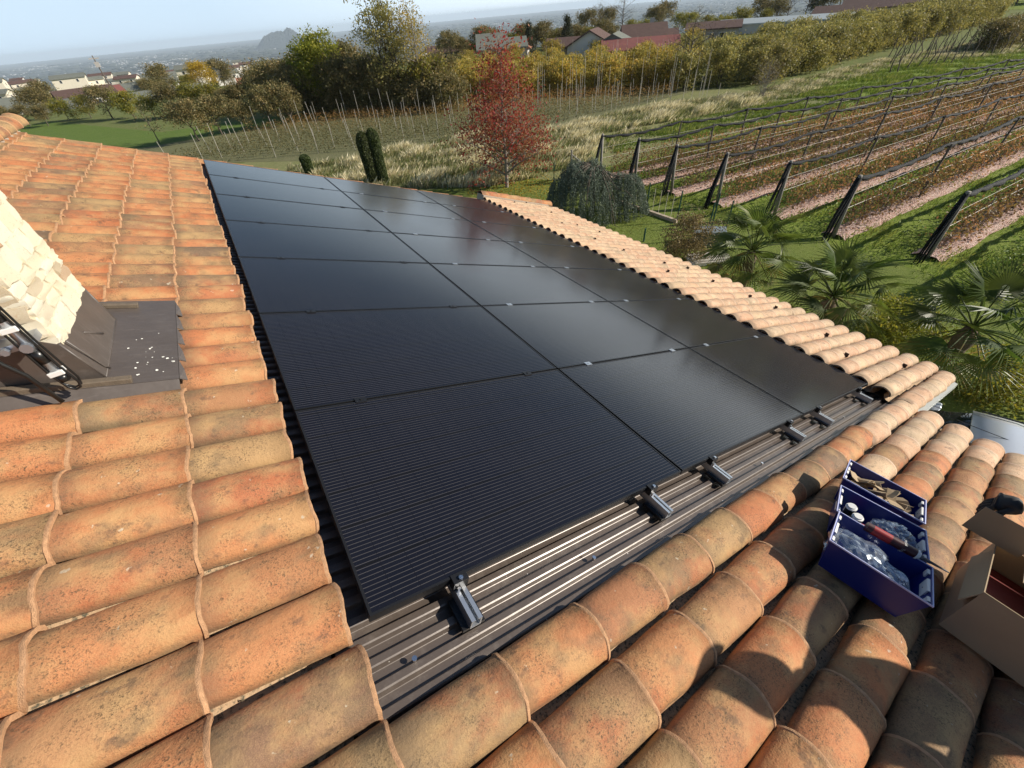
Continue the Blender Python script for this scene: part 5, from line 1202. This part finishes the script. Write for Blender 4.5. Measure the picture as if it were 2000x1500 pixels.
# ------------------------------------------------------------------ buildings
def building(px, py, d_, w, dp, h, rot, wall, rf, label, pitch=.35, nwin=3, chim=False, flat=False, zoff=0, name='house'):
    r0 = ray(px, py); an = math.atan2(r0.y, r0.x); x, y = d_ * math.cos(an), d_ * math.sin(an)
    zt = CAM.z + d_ * math.tan(math.asin(r0.z)); zg = zt - h     # eave height read from the photograph
    t = empty(name, (x, y, zg + zoff), rot); tag(t, label, 'building')
    b = MB(); b.box((-w / 2, -dp / 2, -9), (w / 2, dp / 2, h)); rh = pitch * dp / 2
    if not flat: b.poly([(-w / 2, -dp / 2, h), (-w / 2, dp / 2, h), (-w / 2, 0, h + rh)]); b.poly([(w / 2, -dp / 2, h), (w / 2, 0, h + rh), (w / 2, dp / 2, h)])
    b.obj('wall', wall, t)
    r_ = MB(); ov = .5
    if flat: r_.box((-w / 2 - .3, -dp / 2 - .3, h + .002), (w / 2 + .3, dp / 2 + .3, h + .35))
    else:
        for s_ in (-1, 1):
            y1_, z1_ = s_ * (dp / 2 + ov), h - ov * pitch
            r_.hexa([(-w / 2 - ov, 0, h + rh + .01), (w / 2 + ov, 0, h + rh + .01), (w / 2 + ov, y1_, z1_ + .01), (-w / 2 - ov, y1_, z1_ + .01), (-w / 2 - ov, 0, h + rh + .22), (w / 2 + ov, 0, h + rh + .22), (w / 2 + ov, y1_, z1_ + .22), (-w / 2 - ov, y1_, z1_ + .22)])
    ro = r_.obj('roof', rf, t)
    wm_ = MB(); wm_.box((-.45, -.06, 0), (.45, .06, 1.2)); wme = wm_.mesh('window', M['win']); fmm_ = MB()
    fmm_.box((-.55, -.04, -.1), (.55, .04, 0)); fmm_.box((-.55, -.04, 1.2), (.55, .04, 1.3)); fmm_.box((-.55, -.04, 0), (-.45, .04, 1.2)); fmm_.box((.45, -.04, 0), (.55, .04, 1.2)); fme = fmm_.mesh('frame', M['white'])
    for s_ in (-1, 1):
        for k in range(nwin):
            xx = (k + .5) / nwin * w - w / 2; wo_ = link('window', wme, t, (xx, s_ * (dp / 2 + .02), h - 1.9)); link('frame', fme, wo_, (0, 0, 0))
        wo_ = link('window', wme, t, (s_ * (w / 2 + .02), 0, h - 1.9), (0, 0, R(90))); link('frame', fme, wo_, (0, 0, 0))
    if chim: c = MB(); c.box((-.4 + w * .2, .4, h), (.4 + w * .2, 1.1, h + rh + .9)); c.obj('chimney', M['plasterg'], ro)
    return t
building(1125, 88, 100, 9, 6, 3, R(-48), M['plasterg'], M['r_brown'], 'grey farmhouse with brown hipped roof beside the tall conifer')
building(1165, 86, 99, 8, 8, 3.2, R(38), M['plasterw'], M['r_brown'], 'large barn with dark brown roof and white gable edge', .5)
building(1208, 88, 97, 7, 7, 2.6, R(38), M['plasterg'], M['r_grey'], 'low shed with grey roof between the brown barn and the red roof', .45)
building(1256, 93, 93, 12, 6, 2.6, R(-46), M['plasterg'], M['r_red'], 'long low building with brick red roof at the orchard edge', .4, 4)
building(1262, 70, 112, 8, 7, 4, R(-40), M['r_terra'], M['r_brown'], 'taller brown gabled house rising behind the red roof', .5, 3, True)
building(1290, 74, 116, 7, 6, 3, R(-40), M['plasterw'], M['r_brown'], 'small house with dark roof right of the brown gable', .4)
building(985, 92, 104, 9, 6, 3, R(-30), M['plasterg'], M['r_grey'], 'grey roofed house seen through the top of the red tree', .4)
building(1021, 92, 106, 4, 4, 3, R(40), M['plasterw'], M['r_terra'], 'small white house with terracotta roof behind the red tree', .4, 1)
building(965, 78, 118, 6, 5, 4, R(-30), M['plasterg'], M['r_grey'], 'narrow grey house left of the red tree top', .4)
building(1400, 54, 122, 10, 6, 2.6, R(-55), M['plasterg'], M['r_brown'], 'long brown roofed shed behind the leafless tree', .3, 5)
building(1655, 24, 135, 10, 6, 3, R(-70), M['plaster'], M['r_brown'], 'cream single storey house with dark roof at top right', .35, 3)
building(1712, 13, 138, 10, 7, 4, R(-70), M['plasterw'], M['r_brown'], 'white house with dark brown roof at the top edge', .35, 3)
building(1765, 5, 142, 9, 7, 4, R(-70), M['plasterg'], M['r_brown'], 'grey brown house half hidden by trees at the top edge', .35, 2)
building(1535, 41, 128, 24, 4, 1.6, R(-68), M['r_pale'], M['r_pale'], 'long pale polytunnel behind the orchard', .3, 0, name='polytunnel')
building(870, 100, 135, 8, 6, 2.6, R(-20), M['plasterg'], M['r_brown'], 'low brown roofed house in the village right of the tall trees')
building(905, 103, 150, 10, 7, 2.6, R(-20), M['plaster'], M['r_brown'], 'second brown roofed house right of the tall trees')
# village at left
building(120, 212, 118, 7, 6, 4, R(14), M['plasterw'], M['r_grey'], 'white block with grey roof at the left, above the green field', .2, 3)
building(75, 205, 128, 16, 7, 4, R(12), M['plasterw'], M['r_grey'], 'long white shed with flat grey roof at the left', .1, 6, flat=True)
building(30, 212, 122, 8, 6, 3, R(8), M['plasterw'], M['r_grey'], 'white gabled house at the left edge', .45, 2)
building(170, 186, 132, 9, 7, 5, R(12), M['plasterw'], M['r_brown'], 'white two storey house left of the leaning pole', .3, 4)
building(205, 182, 138, 6, 6, 5, R(14), M['plasterw'], M['r_red'], 'white house with small red roof beside the leaning pole', .3, 2)
building(330, 190, 116, 12, 7, 2.6, R(10), M['plasterw'], M['r_grey'], 'low white building with broad grey roof and pillars above the field', .35, 6)
building(275, 172, 150, 10, 6, 3, R(10), M['plasterw'], M['r_grey'], 'white house with grey roof between pole and grey roof', .35, 3)
building(310, 162, 170, 9, 6, 3, R(5), M['plasterw'], M['r_grey'], 'distant white house above the broad grey roof', .35, 3)
building(492, 161, 120, 4, 4, 2.4, R(-6), M['plasterg'], M['r_terra'], 'small hut with orange roof beside the thicket', .4, 1)
building(505, 172, 118, 5, 3, 2, R(-6), M['plasterw'], M['r_pale'], 'white shed below the orange roofed hut', .2, 1)
for k in range(34):
    px = rg.uniform(-20, 480); d_ = rg.uniform(240, 700); py = 100 + rg.uniform(58, 84) - px * .085
    building(px, py, d_, rg.uniform(8, 15), rg.uniform(6, 9), 4, rg.uniform(-.3, .5), rg.choice([M['plasterw'], M['plaster']]), rg.choice([M['r_grey'], M['r_brown'], M['r_grey']]), 'pale village house among brown trees, ' + ('at the left edge' if px < 90 else 'left of the utility pole' if px < 200 else 'right of the pole' if px < 330 else 'near the golden tree'), .35, 2)['group'] = 'houses of the village at the upper left'
q = gz(232, 196, -7.5); up_ = MB(); up_.tube([(0, 0, -1), (0, 0, 8)], [.16, .10], 8)
up_o = empty('utility_pole', (q.x, q.y, -7.5)); tag(up_o, 'tall dark utility pole standing over the village', 'pole'); up_.obj('shaft', M['post'], up_o, True)
c = MB(); c.box((-.9, -.08, 7.4), (.9, .08, 7.6)); c.box((-.4, -.3, 6.0), (.4, .3, 6.9)); c.obj('crossarm', M['plasterg'], up_o)

# ------------------------------------------------------------------ garden fence, gate, boxes
def gpost(px, py, h, label, r=.03, mat='grn_post'):
    q = gz(px, py); m_ = MB(); m_.tube([(0, 0, 0), (0, 0, h)], r, 8); o = m_.obj('fence_post', M[mat]); o.location = (q.x, q.y, -6); tag(o, label, 'post', 'garden fence posts'); return q
P1 = gpost(1262, 412, 1.25, 'green metal fence post nearest the weeping cedar'); P2_ = gpost(1321, 434, 1.3, 'green metal fence post at the end of the mesh panel')
gpost(1257, 472, .55, 'short green stub post standing alone on the lawn', .035); gpost(1328, 441, .5, 'short green stub post beside the bronze shrub'); gpost(1378, 468, 1.45, 'green fence post right beside the grey garden box'); gpost(1390, 442, 1.35, 'tall green post behind the grey garden box'); gpost(1418, 445, 1.1, 'green post between garden box and first palm')
for px, py, n_ in ((875, 371, 'first'), (927, 362, 'second'), (1082, 356, 'third'), (818, 374, 'fourth')): gpost(px, py, 1.05, {'first': 'dark fence post left of the red tree, second from it', 'second': 'dark fence post just left of the red tree', 'third': 'dark fence post right of the red tree', 'fourth': 'dark fence post farthest left beyond the roof'}[n_], .025)
gpost(1115, 350, 1.5, 'weathered wooden post with a brace behind the cedar', .05, 'postg'); q = gz(1115, 350); m_ = MB(); m_.tube([(0, 0, 1.3), (1.3, -.6, .1)], .035, 6); o = m_.obj('brace', M['postg']); o.location = (q.x, q.y, -6); tag(o, 'slanting wooden brace behind the weeping cedar', 'brace')
fn = empty('mesh_fence', (P1.x, P1.y, -6)); tag(fn, 'pale thin bars of the garden fence over the low kerb', 'fence')
dv = (P2_ - P1); 
for k in range(-2, 6):
    f = k / 5.0; m_ = MB(); m_.tube([(dv.x * f, dv.y * f, .1), (dv.x * f, dv.y * f, 1.1)], .009, 5); m_.obj('bar', M['rope'], fn)
m_ = MB(); m_.tube([(-dv.x * .4, -dv.y * .4, 1.1), (dv.x, dv.y, 1.1)], .007, 4); m_.obj('top_wire', M['net'], fn)
A_ = gz(1208, 396); B_ = gz(1322, 436); m_ = MB(); n_ = (B_ - A_).normalized(); s_ = Vector((-n_.y, n_.x, 0)) * .07
m_.hexa([A_ - s_, B_ - s_, B_ + s_, A_ + s_, A_ - s_ + Vector((0, 0, .14)), B_ - s_ + Vector((0, 0, .14)), B_ + s_ + Vector((0, 0, .14)), A_ + s_ + Vector((0, 0, .14))]); kb = m_.obj('kerb', M['mortar']); tag(kb, kind='structure')
q = gz(1380, 475); gb = empty('garden_box', (q.x, q.y, -6), R(-50)); tag(gb, 'grey green plastic garden box with flat lid by the fence', 'box')
m_ = MB(); m_.box((-.55, -.32, 0), (.55, .32, .5)); m_.obj('box_body', M['grn_box'], gb); m_ = MB(); m_.box((-.6, -.36, .502), (.03, .36, .56)); m_.box((.04, -.36, .502), (.6, .36, .56)); bevel(m_.obj('lid', simple('grey lid', (.20, .24, .25), .45), gb), .01)
q = gz(1385, 510); pl = empty('wood_pile', (q.x, q.y, -6), R(-30)); tag(pl, 'stack of pale boards and slabs beside the first palm', 'boards')
for k in range(7): m_ = MB(); m_.box((-.7, -.4 + k * .12, .1 + (k % 2) * .02), (.7, -.30 + k * .12, .16 + (k % 2) * .02)); m_.obj('board', M['stake'], pl)
m_ = MB(); m_.box((-.75, -.35, 0), (-.25, .35, .09)); m_.box((.2, -.3, 0), (.7, .3, .09)); m_.obj('slab', M['white'], pl)

# ------------------------------------------------------------------ haze
hz = MB(); hz.box((-26500, -26500, -175), (26500, 26500, 60)); ho = hz.obj('haze', []) if False else None
me = bpy.data.meshes.new('haze'); me.from_pydata(hz.v, [], hz.f); ho = link('haze', me)
hm = bpy.data.materials.new('haze air'); hm.use_nodes = True; ht = hm.node_tree; ht.nodes.clear()
ou = ht.nodes.new('ShaderNodeOutputMaterial'); pv_ = ht.nodes.new('ShaderNodeVolumePrincipled'); pv_.inputs['Color'].default_value = (.74, .87, 1.0, 1); pv_.inputs['Density'].default_value = 7e-5; pv_.inputs['Anisotropy'].default_value = 0.0
ht.links.new(pv_.outputs[0], ou.inputs['Volume']); me.materials.append(hm); ho['kind'] = 'stuff'; ho['label'] = 'pale haze lying over the plain'
